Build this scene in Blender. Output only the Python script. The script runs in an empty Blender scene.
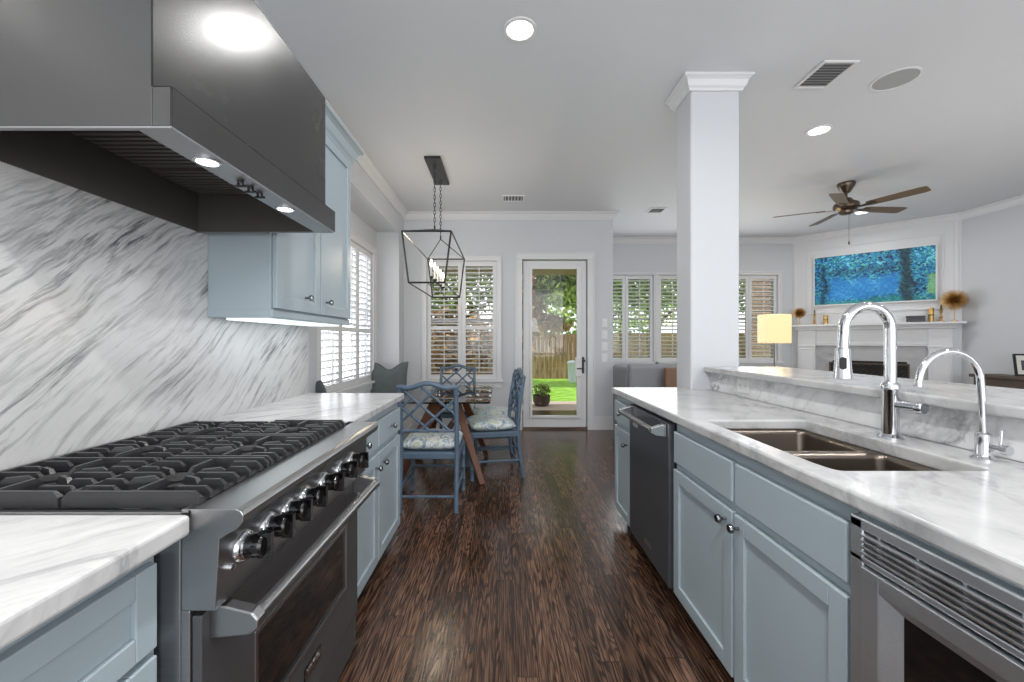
import bpy, bmesh, math, random
from mathutils import Vector, Matrix
R = math.radians
PI = math.pi
random.seed(7)
S = bpy.context.scene
COL = S.collection

# ---------------------------------------------------------------- camera, world, light
cam_d = bpy.data.cameras.new('camera')
cam = bpy.data.objects.new('camera', cam_d)
COL.objects.link(cam)
cam.location = (0, 0, 1.245)
cam.rotation_euler = (PI/2, 0, 0)
cam_d.sensor_width = 36
cam_d.lens = 36*415/1024
cam_d.shift_x = 9/1024
cam_d.clip_start = 0.02
cam_d.clip_end = 200
S.camera = cam
S.view_settings.view_transform = 'Standard'
S.view_settings.look = 'None'
S.view_settings.gamma = 1
S.view_settings.use_curve_mapping = False
S.view_settings.exposure = 0.02

w = bpy.data.worlds.new('world')
S.world = w
w.use_nodes = True
wn = w.node_tree.nodes
bg = wn['Background']
bg.inputs[0].default_value = (0.93, 0.96, 1.0, 1)
bg.inputs[1].default_value = 1.7

sun_d = bpy.data.lights.new('sun', 'SUN')
sun_d.energy = 3.6
sun_d.angle = R(2)
sun_d.color = (1, .95, .86)
sun = bpy.data.objects.new('sun', sun_d)
COL.objects.link(sun)
sun.rotation_euler = (R(15), 0, R(-12))

def area(name, loc, rot, sx, sy, watts, col=(1, 1, 1), shape='RECTANGLE', spread=180):
    d = bpy.data.lights.new(name, 'AREA')
    d.shape = shape
    d.size = sx
    if shape in ('RECTANGLE', 'ELLIPSE'):
        d.size_y = sy
    d.energy = watts
    d.color = col
    d.spread = R(spread)
    o = bpy.data.objects.new(name, d)
    COL.objects.link(o)
    o.location = loc
    o.rotation_euler = rot
    return o

# daylight entering through the glazing the place has (nook windows, living room windows); the last is an unseen fill added behind the viewer
area('daylight_nook_side', (-1.80, 4.35, 1.55), (0, R(-90), 0), 1.5, 2.0, 30, (.93, .97, 1))
area('daylight_living', (3.2, 7.15, 1.65), (R(-90), 0, 0), 3.0, 1.5, 34, (.93, .97, 1))
area('fill_behind', (1.9, -2.3, 1.75), (R(90), 0, 0), 6.0, 2.2, 62, (.98, .99, 1))
# unseen fill lights added, aimed up to bounce off the kitchen and living room ceiling
area('bounce_kitchen', (.25, -.9, 1.75), (R(160), 0, 0), 1.6, 1.4, 27, (1, .99, .98))
area('bounce_living', (4.0, 2.6, 1.2), (R(180), 0, 0), 2.6, 3.0, 20, (1, .99, .98))

# ---------------------------------------------------------------- materials
MATS = {}

def new_mat(name):
    m = bpy.data.materials.new(name)
    m.use_nodes = True
    nt = m.node_tree
    b = nt.nodes['Principled BSDF']
    return m, nt, b

def N(nt, t, **kw):
    n = nt.nodes.new(t)
    for k, v in kw.items():
        if k.startswith('i_'):
            n.inputs[k[2:]].default_value = v
        else:
            setattr(n, k, v)
    return n

def L(nt, a, b):
    nt.links.new(a, b)

def lin(r, g, b):
    f = lambda c: (c/255/12.92 if c/255 <= .04045 else ((c/255+.055)/1.055)**2.4)
    return (f(r), f(g), f(b), 1)

def plain(name, rgb, rough=.5, metal=0., bump=0., bscale=60, var=.06, vscale=8, coat=0., spec=None):
    m, nt, b = new_mat(name)
    tc = N(nt, 'ShaderNodeTexCoord')
    no = N(nt, 'ShaderNodeTexNoise')
    no.inputs['Scale'].default_value = vscale
    no.inputs['Detail'].default_value = 4
    L(nt, tc.outputs['Object'], no.inputs['Vector'])
    mx = N(nt, 'ShaderNodeMix', data_type='RGBA')
    c = lin(*rgb)
    mx.inputs['A'].default_value = tuple(x*(1-var) for x in c[:3]) + (1,)
    mx.inputs['B'].default_value = tuple(min(1, x*(1+var)) for x in c[:3]) + (1,)
    L(nt, no.outputs['Fac'], mx.inputs['Factor'])
    L(nt, mx.outputs['Result'], b.inputs['Base Color'])
    b.inputs['Roughness'].default_value = rough
    b.inputs['Metallic'].default_value = metal
    b.inputs['Coat Weight'].default_value = coat
    if spec is not None:
        b.inputs['Specular IOR Level'].default_value = spec
    if bump:
        n2 = N(nt, 'ShaderNodeTexNoise')
        n2.inputs['Scale'].default_value = bscale
        L(nt, tc.outputs['Object'], n2.inputs['Vector'])
        bp = N(nt, 'ShaderNodeBump')
        bp.inputs['Strength'].default_value = bump
        bp.inputs['Distance'].default_value = .004
        L(nt, n2.outputs['Fac'], bp.inputs['Height'])
        L(nt, bp.outputs['Normal'], b.inputs['Normal'])
    MATS[name] = m
    return m

plain('wall_paint', (205, 208, 212), .6, bump=.08, bscale=90, var=.02)
plain('ceiling_paint', (216, 218, 221), .6, bump=.05, bscale=90, var=.015)
plain('trim_paint', (220, 221, 223), .35, var=.015)
plain('cabinet_paint', (165, 179, 186), .36, var=.03, vscale=3)
plain('black_iron', (44, 44, 46), .34, bump=.12, bscale=300, var=.2, vscale=30)
plain('black_gloss', (10, 10, 11), .08, coat=.6, var=.1)
plain('black_matte', (22, 22, 23), .6, var=.2)
plain('hood_inside', (92, 88, 84), .45, metal=.3, var=.15)
plain('dishwasher_steel', (92, 96, 101), .42, metal=.6, var=.06, vscale=4)
plain('chair_blue', (86, 105, 124), .45, var=.14, vscale=25, bump=.15, bscale=120)
plain('table_wood', (104, 56, 28), .4, var=.25, vscale=9)
plain('brass', (206, 168, 104), .38, metal=.9, var=.15, vscale=20)
plain('bronze', (100, 87, 76), .28, metal=.85, var=.1)
plain('fan_blade', (110, 92, 72), .45, var=.15, vscale=12)
plain('sofa_fabric', (146, 148, 152), .9, bump=.3, bscale=400, var=.06)
plain('brown_leather', (128, 98, 76), .5, var=.15)
plain('pillow_fabric', (94, 101, 102), .9, bump=.5, bscale=60, var=.22, vscale=14)
plain('dark_wood', (78, 62, 50), .45, var=.25, vscale=6)
plain('white_plastic', (226, 226, 226), .35, var=.01)
plain('speaker_mesh', (166, 167, 168), .6, bump=.3, bscale=500, var=.05)
plain('vent_dark', (110, 110, 112), .6, var=.1)
plain('soffit', (158, 128, 98), .7, var=.08)
plain('patio_stone', (176, 160, 148), .8, bump=.2, bscale=30, var=.14, vscale=3)
plain('pot_clay', (92, 78, 70), .7, var=.2)
plain('green_candle', (92, 96, 50), .4, var=.1)
plain('slate_box', (72, 72, 78), .5, var=.2, vscale=20)
plain('pale_blue', (214, 222, 238), .5, var=.05)
plain('bark', (84, 66, 52), .9, bump=.6, bscale=30, var=.3)
plain('paper', (224, 222, 216), .6, var=.05)
plain('siding', (205, 214, 222), .7, var=.05)

def steel(name, rgb, rough, axis='Y', aniso=.4, streak=.10):
    m, nt, b = new_mat(name)
    tc = N(nt, 'ShaderNodeTexCoord')
    mp = N(nt, 'ShaderNodeMapping')
    sc = {'X': (3, 400, 400), 'Y': (400, 3, 400), 'Z': (400, 400, 3)}[axis]
    mp.inputs['Scale'].default_value = sc
    L(nt, tc.outputs['Object'], mp.inputs['Vector'])
    no = N(nt, 'ShaderNodeTexNoise')
    no.inputs['Scale'].default_value = 1
    no.inputs['Detail'].default_value = 3
    L(nt, mp.outputs['Vector'], no.inputs['Vector'])
    n2 = N(nt, 'ShaderNodeTexNoise')
    n2.inputs['Scale'].default_value = 3.5
    n2.inputs['Detail'].default_value = 3
    L(nt, tc.outputs['Object'], n2.inputs['Vector'])
    mr = N(nt, 'ShaderNodeMapRange')
    mr.inputs['To Min'].default_value = rough*.75
    mr.inputs['To Max'].default_value = rough*1.35
    L(nt, n2.outputs['Fac'], mr.inputs['Value'])
    L(nt, mr.outputs['Result'], b.inputs['Roughness'])
    mx = N(nt, 'ShaderNodeMix', data_type='RGBA')
    c = lin(*rgb)
    mx.inputs['A'].default_value = tuple(x*(1-streak) for x in c[:3]) + (1,)
    mx.inputs['B'].default_value = tuple(min(1, x*(1+streak)) for x in c[:3]) + (1,)
    L(nt, no.outputs['Fac'], mx.inputs['Factor'])
    L(nt, mx.outputs['Result'], b.inputs['Base Color'])
    b.inputs['Metallic'].default_value = 1
    bp = N(nt, 'ShaderNodeBump')
    bp.inputs['Strength'].default_value = .04
    bp.inputs['Distance'].default_value = .001
    L(nt, no.outputs['Fac'], bp.inputs['Height'])
    L(nt, bp.outputs['Normal'], b.inputs['Normal'])
    MATS[name] = m
    return m

steel('steel', (168, 168, 169), .30, 'Y')
steel('steel_side', (168, 168, 170), .36, 'X')
steel('steel_dark', (104, 105, 107), .40, 'Y')
MATS['steel_dark'].node_tree.nodes['Principled BSDF'].inputs['Metallic'].default_value = .7
steel('hood_steel', (104, 104, 104), .24, 'Y')
steel('steel_bright', (212, 216, 220), .44, 'Y')
steel('sink_steel', (126, 117, 108), .30, 'Y')
m, nt, b = new_mat('chrome')
b.inputs['Base Color'].default_value = (.70, .71, .73, 1)
b.inputs['Metallic'].default_value = 1
b.inputs['Roughness'].default_value = .06
MATS['chrome'] = m
m, nt, b = new_mat('gunmetal')
b.inputs['Base Color'].default_value = (.22, .23, .25, 1)
b.inputs['Metallic'].default_value = 1
b.inputs['Roughness'].default_value = .18
MATS['gunmetal'] = m

# marble: fine diagonal streaks plus a few broad dark veins
def marble(name, rot, scale, streak_amt, vein_amt, base=(214, 214, 214), warp=.16, cloud=.1):
    m, nt, b = new_mat(name)
    tc = N(nt, 'ShaderNodeTexCoord')
    mp = N(nt, 'ShaderNodeMapping')
    mp.inputs['Rotation'].default_value = rot
    L(nt, tc.outputs['Object'], mp.inputs['Vector'])
    # low frequency warp
    nw = N(nt, 'ShaderNodeTexNoise')
    nw.inputs['Scale'].default_value = 2.2
    nw.inputs['Detail'].default_value = 3
    L(nt, mp.outputs['Vector'], nw.inputs['Vector'])
    vs = N(nt, 'ShaderNodeVectorMath', operation='SCALE')
    vs.inputs['Scale'].default_value = warp
    L(nt, nw.outputs['Color'], vs.inputs[0])
    va = N(nt, 'ShaderNodeVectorMath', operation='ADD')
    L(nt, mp.outputs['Vector'], va.inputs[0])
    L(nt, vs.outputs['Vector'], va.inputs[1])
    m2 = N(nt, 'ShaderNodeMapping')
    m2.inputs['Scale'].default_value = scale
    L(nt, va.outputs['Vector'], m2.inputs['Vector'])
    n1 = N(nt, 'ShaderNodeTexNoise')
    n1.inputs['Scale'].default_value = 1
    n1.inputs['Detail'].default_value = 7
    n1.inputs['Roughness'].default_value = .62
    L(nt, m2.outputs['Vector'], n1.inputs['Vector'])
    r1 = N(nt, 'ShaderNodeValToRGB')
    r1.color_ramp.elements[0].position = .50
    r1.color_ramp.elements[0].color = (0, 0, 0, 1)
    r1.color_ramp.elements[1].position = .74
    r1.color_ramp.elements[1].color = (1, 1, 1, 1)
    L(nt, n1.outputs['Fac'], r1.inputs['Fac'])
    m3 = N(nt, 'ShaderNodeMapping')
    m3.inputs['Scale'].default_value = tuple(s*.42 for s in scale)
    m3.inputs['Location'].default_value = (3.1, 1.7, 5.2)
    L(nt, va.outputs['Vector'], m3.inputs['Vector'])
    n2 = N(nt, 'ShaderNodeTexNoise')
    n2.inputs['Scale'].default_value = 1
    n2.inputs['Detail'].default_value = 8
    n2.inputs['Roughness'].default_value = .6
    L(nt, m3.outputs['Vector'], n2.inputs['Vector'])
    r2 = N(nt, 'ShaderNodeValToRGB')
    e = r2.color_ramp.elements
    e[0].position = .455
    e[0].color = (0, 0, 0, 1)
    e[1].position = .5
    e[1].color = (1, 1, 1, 1)
    e3 = e.new(.535)
    e3.color = (0, 0, 0, 1)
    L(nt, n2.outputs['Fac'], r2.inputs['Fac'])
    # mask so the veins come and go
    n3 = N(nt, 'ShaderNodeTexNoise')
    n3.inputs['Scale'].default_value = 1.6
    L(nt, mp.outputs['Vector'], n3.inputs['Vector'])
    r3 = N(nt, 'ShaderNodeMapRange')
    r3.inputs['From Min'].default_value = .42
    r3.inputs['From Max'].default_value = .62
    L(nt, n3.outputs['Fac'], r3.inputs['Value'])
    mu = N(nt, 'ShaderNodeMath', operation='MULTIPLY')
    L(nt, r2.outputs['Color'], mu.inputs[0])
    L(nt, r3.outputs['Result'], mu.inputs[1])
    a1 = N(nt, 'ShaderNodeMath', operation='MULTIPLY')
    a1.inputs[1].default_value = streak_amt
    L(nt, r1.outputs['Color'], a1.inputs[0])
    a2 = N(nt, 'ShaderNodeMath', operation='MULTIPLY_ADD')
    a2.inputs[1].default_value = vein_amt
    L(nt, mu.outputs['Value'], a2.inputs[0])
    L(nt, a1.outputs['Value'], a2.inputs[2])
    a2.use_clamp = True
    # streak strength drifts over the slab, and soft grey clouds
    n5 = N(nt, 'ShaderNodeTexNoise')
    n5.inputs['Scale'].default_value = 1.9
    n5.inputs['Detail'].default_value = 2
    L(nt, m3.outputs['Vector'], n5.inputs['Vector'])
    n5.inputs['Scale'].default_value = .35
    r5 = N(nt, 'ShaderNodeMapRange')
    r5.inputs['From Min'].default_value = .38
    r5.inputs['From Max'].default_value = .62
    r5.inputs['To Min'].default_value = .45
    r5.inputs['To Max'].default_value = 1.35
    L(nt, n5.outputs['Fac'], r5.inputs['Value'])
    a5 = N(nt, 'ShaderNodeMath', operation='MULTIPLY')
    L(nt, a2.outputs['Value'], a5.inputs[0])
    L(nt, r5.outputs['Result'], a5.inputs[1])
    n6 = N(nt, 'ShaderNodeTexNoise')
    n6.inputs['Scale'].default_value = 5
    n6.inputs['Detail'].default_value = 6
    n6.inputs['Roughness'].default_value = .65
    L(nt, va.outputs['Vector'], n6.inputs['Vector'])
    r6 = N(nt, 'ShaderNodeMapRange')
    r6.inputs['From Min'].default_value = .42
    r6.inputs['From Max'].default_value = .72
    r6.inputs['To Max'].default_value = cloud
    L(nt, n6.outputs['Fac'], r6.inputs['Value'])
    a6 = N(nt, 'ShaderNodeMath', operation='ADD')
    a6.use_clamp = True
    L(nt, a5.outputs['Value'], a6.inputs[0])
    L(nt, r6.outputs['Result'], a6.inputs[1])
    a2 = a6
    mx = N(nt, 'ShaderNodeMix', data_type='RGBA')
    mx.inputs['A'].default_value = lin(*base)
    mx.inputs['B'].default_value = lin(96, 98, 102)
    L(nt, a2.outputs['Value'], mx.inputs['Factor'])
    L(nt, mx.outputs['Result'], b.inputs['Base Color'])
    b.inputs['Roughness'].default_value = .17
    MATS[name] = m

marble('marble_wall', (R(-40), 0, 0), (5, 4.5, 52), .85, .5, warp=.10, cloud=.12)
marble('marble_counter', (0, 0, R(-62)), (5, 13, 7), .55, .40, base=(200, 200, 200), warp=.30, cloud=.30)
marble('marble_upstand', (R(35), 0, 0), (5, 6, 15), .55, .45, base=(232, 232, 233), warp=.25, cloud=.22)  # same marble as the counter, base colour lightened to make up for shade
marble('marble_near', (0, 0, R(-48)), (5, 26, 7), .55, .35, base=(208, 208, 208), warp=.16, cloud=.2)

marble('marble_grey', (R(-30), 0, R(45)), (3, 3, 9), .5, .3, base=(188, 188, 190), warp=.2)

# hardwood floor: boards run along Y
def floor_mat():
    m, nt, b = new_mat('oak_floor')
    tc = N(nt, 'ShaderNodeTexCoord')
    mp = N(nt, 'ShaderNodeMapping')
    mp.inputs['Rotation'].default_value = (0, 0, R(-90))
    # every row of boards gets its own random shift along Y
    sp0 = N(nt, 'ShaderNodeSeparateXYZ')
    L(nt, tc.outputs['Object'], sp0.inputs[0])
    dv = N(nt, 'ShaderNodeMath', operation='DIVIDE')
    dv.inputs[1].default_value = .083
    L(nt, sp0.outputs['X'], dv.inputs[0])
    fl = N(nt, 'ShaderNodeMath', operation='FLOOR')
    L(nt, dv.outputs[0], fl.inputs[0])
    wn_ = N(nt, 'ShaderNodeTexWhiteNoise', noise_dimensions='1D')
    L(nt, fl.outputs[0], wn_.inputs['W'])
    ml = N(nt, 'ShaderNodeMath', operation='MULTIPLY_ADD')
    ml.inputs[1].default_value = 7.3
    L(nt, wn_.outputs['Value'], ml.inputs[0])
    L(nt, sp0.outputs['Y'], ml.inputs[2])
    cb0 = N(nt, 'ShaderNodeCombineXYZ')
    L(nt, sp0.outputs['X'], cb0.inputs['X'])
    L(nt, ml.outputs[0], cb0.inputs['Y'])
    L(nt, cb0.outputs[0], mp.inputs['Vector'])
    br = N(nt, 'ShaderNodeTexBrick')
    br.offset = 0
    br.offset_frequency = 2
    br.inputs['Scale'].default_value = 1
    br.inputs['Brick Width'].default_value = 1.15
    br.inputs['Row Height'].default_value = .083
    br.inputs['Mortar Size'].default_value = .0017
    br.inputs['Mortar Smooth'].default_value = .2
    br.inputs['Bias'].default_value = 0
    br.inputs['Color1'].default_value = (0, 0, 0, 1)
    br.inputs['Color2'].default_value = (1, 1, 1, 1)
    br.inputs['Mortar'].default_value = (0, 0, 0, 1)
    L(nt, mp.outputs['Vector'], br.inputs['Vector'])
    # per-board offset
    sep = N(nt, 'ShaderNodeSeparateColor')
    L(nt, br.outputs['Color'], sep.inputs['Color'])
    off = N(nt, 'ShaderNodeMath', operation='MULTIPLY')
    off.inputs[1].default_value = 37
    L(nt, sep.outputs['Red'], off.inputs[0])
    cmb = N(nt, 'ShaderNodeCombineXYZ')
    L(nt, off.outputs['Value'], cmb.inputs['X'])
    L(nt, off.outputs['Value'], cmb.inputs['Y'])
    va = N(nt, 'ShaderNodeVectorMath', operation='ADD')
    L(nt, tc.outputs['Object'], va.inputs[0])
    L(nt, cmb.outputs['Vector'], va.inputs[1])
    # cathedral figure
    m1 = N(nt, 'ShaderNodeMapping')
    m1.inputs['Scale'].default_value = (10, .8, 1)
    L(nt, va.outputs['Vector'], m1.inputs['Vector'])
    n1 = N(nt, 'ShaderNodeTexNoise')
    n1.inputs['Scale'].default_value = 1
    n1.inputs['Detail'].default_value = 2
    n1.inputs['Distortion'].default_value = .4
    L(nt, m1.outputs['Vector'], n1.inputs['Vector'])
    mm = N(nt, 'ShaderNodeMath', operation='MULTIPLY')
    mm.inputs[1].default_value = 150
    L(nt, n1.outputs['Fac'], mm.inputs[0])
    sn = N(nt, 'ShaderNodeMath', operation='SINE')
    L(nt, mm.outputs['Value'], sn.inputs[0])
    r1 = N(nt, 'ShaderNodeMapRange')
    r1.inputs['From Min'].default_value = -.2
    r1.inputs['From Max'].default_value = 1
    L(nt, sn.outputs['Value'], r1.inputs['Value'])
    # fine pores
    m2 = N(nt, 'ShaderNodeMapping')
    m2.inputs['Scale'].default_value = (150, 7, 1)
    L(nt, va.outputs['Vector'], m2.inputs['Vector'])
    n2 = N(nt, 'ShaderNodeTexNoise')
    n2.inputs['Scale'].default_value = 1
    n2.inputs['Detail'].default_value = 3
    L(nt, m2.outputs['Vector'], n2.inputs['Vector'])
    r2 = N(nt, 'ShaderNodeMapRange')
    r2.inputs['From Min'].default_value = .38
    r2.inputs['From Max'].default_value = .68
    L(nt, n2.outputs['Fac'], r2.inputs['Value'])
    mu = N(nt, 'ShaderNodeMath', operation='MULTIPLY')
    L(nt, r1.outputs['Result'], mu.inputs[0])
    L(nt, r2.outputs['Result'], mu.inputs[1])
    ad = N(nt, 'ShaderNodeMath', operation='MULTIPLY_ADD')
    ad.inputs[1].default_value = .55
    L(nt, r2.outputs['Result'], ad.inputs[0])
    m5 = N(nt, 'ShaderNodeMath', operation='MULTIPLY')
    m5.inputs[1].default_value = .36
    L(nt, r1.outputs['Result'], m5.inputs[0])
    L(nt, m5.outputs['Value'], ad.inputs[2])
    cr = N(nt, 'ShaderNodeValToRGB')
    e = cr.color_ramp.elements
    e[0].position = 0
    e[0].color = lin(118, 89, 71)
    e[1].position = 1
    e[1].color = lin(20, 13, 10)
    e2 = e.new(.45)
    e2.color = lin(64, 44, 34)
    L(nt, ad.outputs['Value'], cr.inputs['Fac'])
    hv = N(nt, 'ShaderNodeHueSaturation')
    vr = N(nt, 'ShaderNodeMapRange')
    vr.inputs['To Min'].default_value = .55
    vr.inputs['To Max'].default_value = 1.35
    L(nt, sep.outputs['Red'], vr.inputs['Value'])
    L(nt, vr.outputs['Result'], hv.inputs['Value'])
    L(nt, cr.outputs['Color'], hv.inputs['Color'])
    mx = N(nt, 'ShaderNodeMix', data_type='RGBA')
    L(nt, br.outputs['Fac'], mx.inputs['Factor'])
    L(nt, hv.outputs['Color'], mx.inputs['A'])
    mx.inputs['B'].default_value = lin(20, 12, 9)
    L(nt, mx.outputs['Result'], b.inputs['Base Color'])
    rr = N(nt, 'ShaderNodeMapRange')
    rr.inputs['To Min'].default_value = .15
    rr.inputs['To Max'].default_value = .27
    L(nt, r2.outputs['Result'], rr.inputs['Value'])
    L(nt, rr.outputs['Result'], b.inputs['Roughness'])
    bp = N(nt, 'ShaderNodeBump')
    bp.inputs['Strength'].default_value = .25
    bp.inputs['Distance'].default_value = .001
    bp.invert = True
    L(nt, ad.outputs['Value'], bp.inputs['Height'])
    L(nt, bp.outputs['Normal'], b.inputs['Normal'])
    MATS['oak_floor'] = m
floor_mat()

def glass_mat(name, tint=(1, 1, 1), refl=.05):
    m, nt, b = new_mat(name)
    nt.nodes.remove(b)
    out = nt.nodes['Material Output']
    tr = N(nt, 'ShaderNodeBsdfTransparent')
    tr.inputs[0].default_value = tint + (1,)
    gl = N(nt, 'ShaderNodeBsdfGlossy')
    gl.inputs['Roughness'].default_value = .02
    fr = N(nt, 'ShaderNodeFresnel')
    fr.inputs['IOR'].default_value = 1.5
    mx = N(nt, 'ShaderNodeMixShader')
    L(nt, fr.outputs[0], mx.inputs[0])
    L(nt, tr.outputs[0], mx.inputs[1])
    L(nt, gl.outputs[0], mx.inputs[2])
    L(nt, mx.outputs[0], out.inputs['Surface'])
    MATS[name] = m
glass_mat('window_glass')
glass_mat('table_glass', (.80, .90, .90))

def emit(name, col, strength):
    m, nt, b = new_mat(name)
    b.inputs['Base Color'].default_value = (*col, 1)
    b.inputs['Emission Color'].default_value = (*col, 1)
    b.inputs['Emission Strength'].default_value = strength
    MATS[name] = m
emit('lamp_glow', (1, .97, .93), 5)
emit('candle_bulb', (1, .80, .55), 14)
emit('shade_glow', (1, .78, .42), .5)
emit('under_glow', (.86, .97, 1), .9)

def cushion_mat():
    m, nt, b = new_mat('cushion_fabric')
    tc = N(nt, 'ShaderNodeTexCoord')
    n1 = N(nt, 'ShaderNodeTexNoise')
    n1.inputs['Scale'].default_value = 9
    n1.inputs['Detail'].default_value = 3
    n1.inputs['Distortion'].default_value = 1.6
    L(nt, tc.outputs['Object'], n1.inputs['Vector'])
    cr = N(nt, 'ShaderNodeValToRGB')
    e = cr.color_ramp.elements
    e[0].position = .40
    e[0].color = lin(212, 218, 218)
    e[1].position = .66
    e[1].color = lin(190, 196, 172)
    a = e.new(.47)
    a.color = lin(120, 142, 160)
    c = e.new(.53)
    c.color = lin(224, 226, 224)
    L(nt, n1.outputs['Fac'], cr.inputs['Fac'])
    L(nt, cr.outputs['Color'], b.inputs['Base Color'])
    b.inputs['Roughness'].default_value = .3
    MATS['cushion_fabric'] = m
cushion_mat()

def painting_mat():
    # generic blue dappled woodland picture: dabs of paint, two darker trunks, green strip at the foot
    m, nt, b = new_mat('painting_canvas')
    tc = N(nt, 'ShaderNodeTexCoord')
    vo = N(nt, 'ShaderNodeTexVoronoi')
    vo.inputs['Scale'].default_value = 46
    L(nt, tc.outputs['Object'], vo.inputs['Vector'])
    sp = N(nt, 'ShaderNodeSeparateColor')
    L(nt, vo.outputs['Color'], sp.inputs['Color'])
    no = N(nt, 'ShaderNodeTexNoise')
    no.inputs['Scale'].default_value = 3.4
    no.inputs['Detail'].default_value = 5
    L(nt, tc.outputs['Object'], no.inputs['Vector'])
    ad = N(nt, 'ShaderNodeMath', operation='MULTIPLY_ADD')
    ad.inputs[1].default_value = .42
    L(nt, sp.outputs['Red'], ad.inputs[0])
    mm = N(nt, 'ShaderNodeMath', operation='MULTIPLY')
    mm.inputs[1].default_value = .62
    L(nt, no.outputs['Fac'], mm.inputs[0])
    L(nt, mm.outputs['Value'], ad.inputs[2])
    cr = N(nt, 'ShaderNodeValToRGB')
    e = cr.color_ramp.elements
    e[0].position = .26
    e[0].color = lin(14, 38, 64)
    e[1].position = .74
    e[1].color = lin(120, 214, 236)
    for p, c in ((.40, (22, 84, 128)), (.50, (36, 128, 186)), (.60, (50, 158, 206)), (.66, (70, 170, 140))):
        q = e.new(p)
        q.color = lin(*c)
    L(nt, ad.outputs['Value'], cr.inputs['Fac'])
    sx = N(nt, 'ShaderNodeSeparateXYZ')
    L(nt, tc.outputs['Object'], sx.inputs['Vector'])
    last = cr.outputs['Color']

    def band(axis, c, wd, col, amt, last):
        d = N(nt, 'ShaderNodeMath', operation='SUBTRACT')
        d.inputs[1].default_value = c
        L(nt, sx.outputs[axis], d.inputs[0])
        wob = N(nt, 'ShaderNodeMath', operation='MULTIPLY_ADD')
        wob.inputs[1].default_value = .16
        L(nt, no.outputs['Fac'], wob.inputs[0])
        L(nt, d.outputs[0], wob.inputs[2])
        w2 = N(nt, 'ShaderNodeMath', operation='SUBTRACT')
        w2.inputs[1].default_value = .08
        L(nt, wob.outputs[0], w2.inputs[0])
        ab = N(nt, 'ShaderNodeMath', operation='ABSOLUTE')
        L(nt, w2.outputs[0], ab.inputs[0])
        mr = N(nt, 'ShaderNodeMapRange')
        mr.inputs['From Min'].default_value = wd
        mr.inputs['From Max'].default_value = wd*.6
        mr.inputs['To Max'].default_value = amt
        L(nt, ab.outputs[0], mr.inputs['Value'])
        mx = N(nt, 'ShaderNodeMix', data_type='RGBA')
        L(nt, mr.outputs['Result'], mx.inputs['Factor'])
        L(nt, last, mx.inputs['A'])
        mx.inputs['B'].default_value = lin(*col)
        return mx.outputs['Result']
    def span(axis, lo, hi, soft=.03):
        w2 = N(nt, 'ShaderNodeMath', operation='MULTIPLY_ADD')
        w2.inputs[1].default_value = .30
        L(nt, no.outputs['Fac'], w2.inputs[0])
        L(nt, sx.outputs[axis], w2.inputs[2])
        w3 = N(nt, 'ShaderNodeMath', operation='SUBTRACT')
        w3.inputs[1].default_value = .15+(lo+hi)/2
        L(nt, w2.outputs[0], w3.inputs[0])
        ab = N(nt, 'ShaderNodeMath', operation='ABSOLUTE')
        L(nt, w3.outputs[0], ab.inputs[0])
        mr = N(nt, 'ShaderNodeMapRange')
        mr.inputs['From Min'].default_value = (hi-lo)/2+soft
        mr.inputs['From Max'].default_value = (hi-lo)/2-soft
        L(nt, ab.outputs[0], mr.inputs['Value'])
        return mr.outputs['Result']

    def patch(x0, x1, z0, z1, col, amt, last, soft=.03):
        m1 = N(nt, 'ShaderNodeMath', operation='MULTIPLY')
        L(nt, span('X', x0, x1, soft), m1.inputs[0])
        L(nt, span('Z', z0, z1, soft), m1.inputs[1])
        m2 = N(nt, 'ShaderNodeMath', operation='MULTIPLY')
        m2.inputs[1].default_value = amt
        L(nt, m1.outputs[0], m2.inputs[0])
        mx = N(nt, 'ShaderNodeMix', data_type='RGBA')
        L(nt, m2.outputs[0], mx.inputs['Factor'])
        L(nt, last, mx.inputs['A'])
        mx.inputs['B'].default_value = lin(*col)
        return mx.outputs['Result']
    last = patch(.50, 1.34, 1.93, 2.24, (42, 140, 222), .72, last, .04)
    last = patch(.30, 1.8, 1.80, 1.905, (40, 140, 128), .65, last, .02)
    last = patch(1.36, 1.50, 1.80, 2.7, (26, 44, 48), .85, last, .03)
    last = patch(.40, .47, 1.80, 2.5, (14, 44, 66), .75, last, .02)
    last = patch(.50, 1.30, 2.32, 2.42, (16, 58, 90), .6, last, .05)
    last = patch(1.63, 1.80, 1.93, 2.20, (150, 214, 110), .6, last, .02)
    L(nt, last, b.inputs['Base Color'])
    b.inputs['Roughness'].default_value = .5
    MATS['painting_canvas'] = m
painting_mat()

def leaf_mat(name, c1, c2, sc=1.5):
    m, nt, b = new_mat(name)
    tc = N(nt, 'ShaderNodeTexCoord')
    no = N(nt, 'ShaderNodeTexNoise')
    no.inputs['Scale'].default_value = sc
    no.inputs['Detail'].default_value = 6
    L(nt, tc.outputs['Object'], no.inputs['Vector'])
    cr = N(nt, 'ShaderNodeValToRGB')
    cr.color_ramp.elements[0].position = .38
    cr.color_ramp.elements[1].position = .62
    cr.color_ramp.elements[0].color = lin(*c1)
    cr.color_ramp.elements[1].color = lin(*c2)
    L(nt, no.outputs['Fac'], cr.inputs['Fac'])
    L(nt, cr.outputs['Color'], b.inputs['Base Color'])
    b.inputs['Roughness'].default_value = .6
    b.inputs['Subsurface Weight'].default_value = 0
    MATS[name] = m
leaf_mat('leaf_green', (84, 108, 44), (164, 184, 92))
leaf_mat('leaf_rust', (96, 66, 46), (186, 146, 96))
leaf_mat('leaf_light', (130, 160, 80), (206, 222, 140))
leaf_mat('grass_turf', (104, 158, 44), (150, 196, 74), 5)

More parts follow.
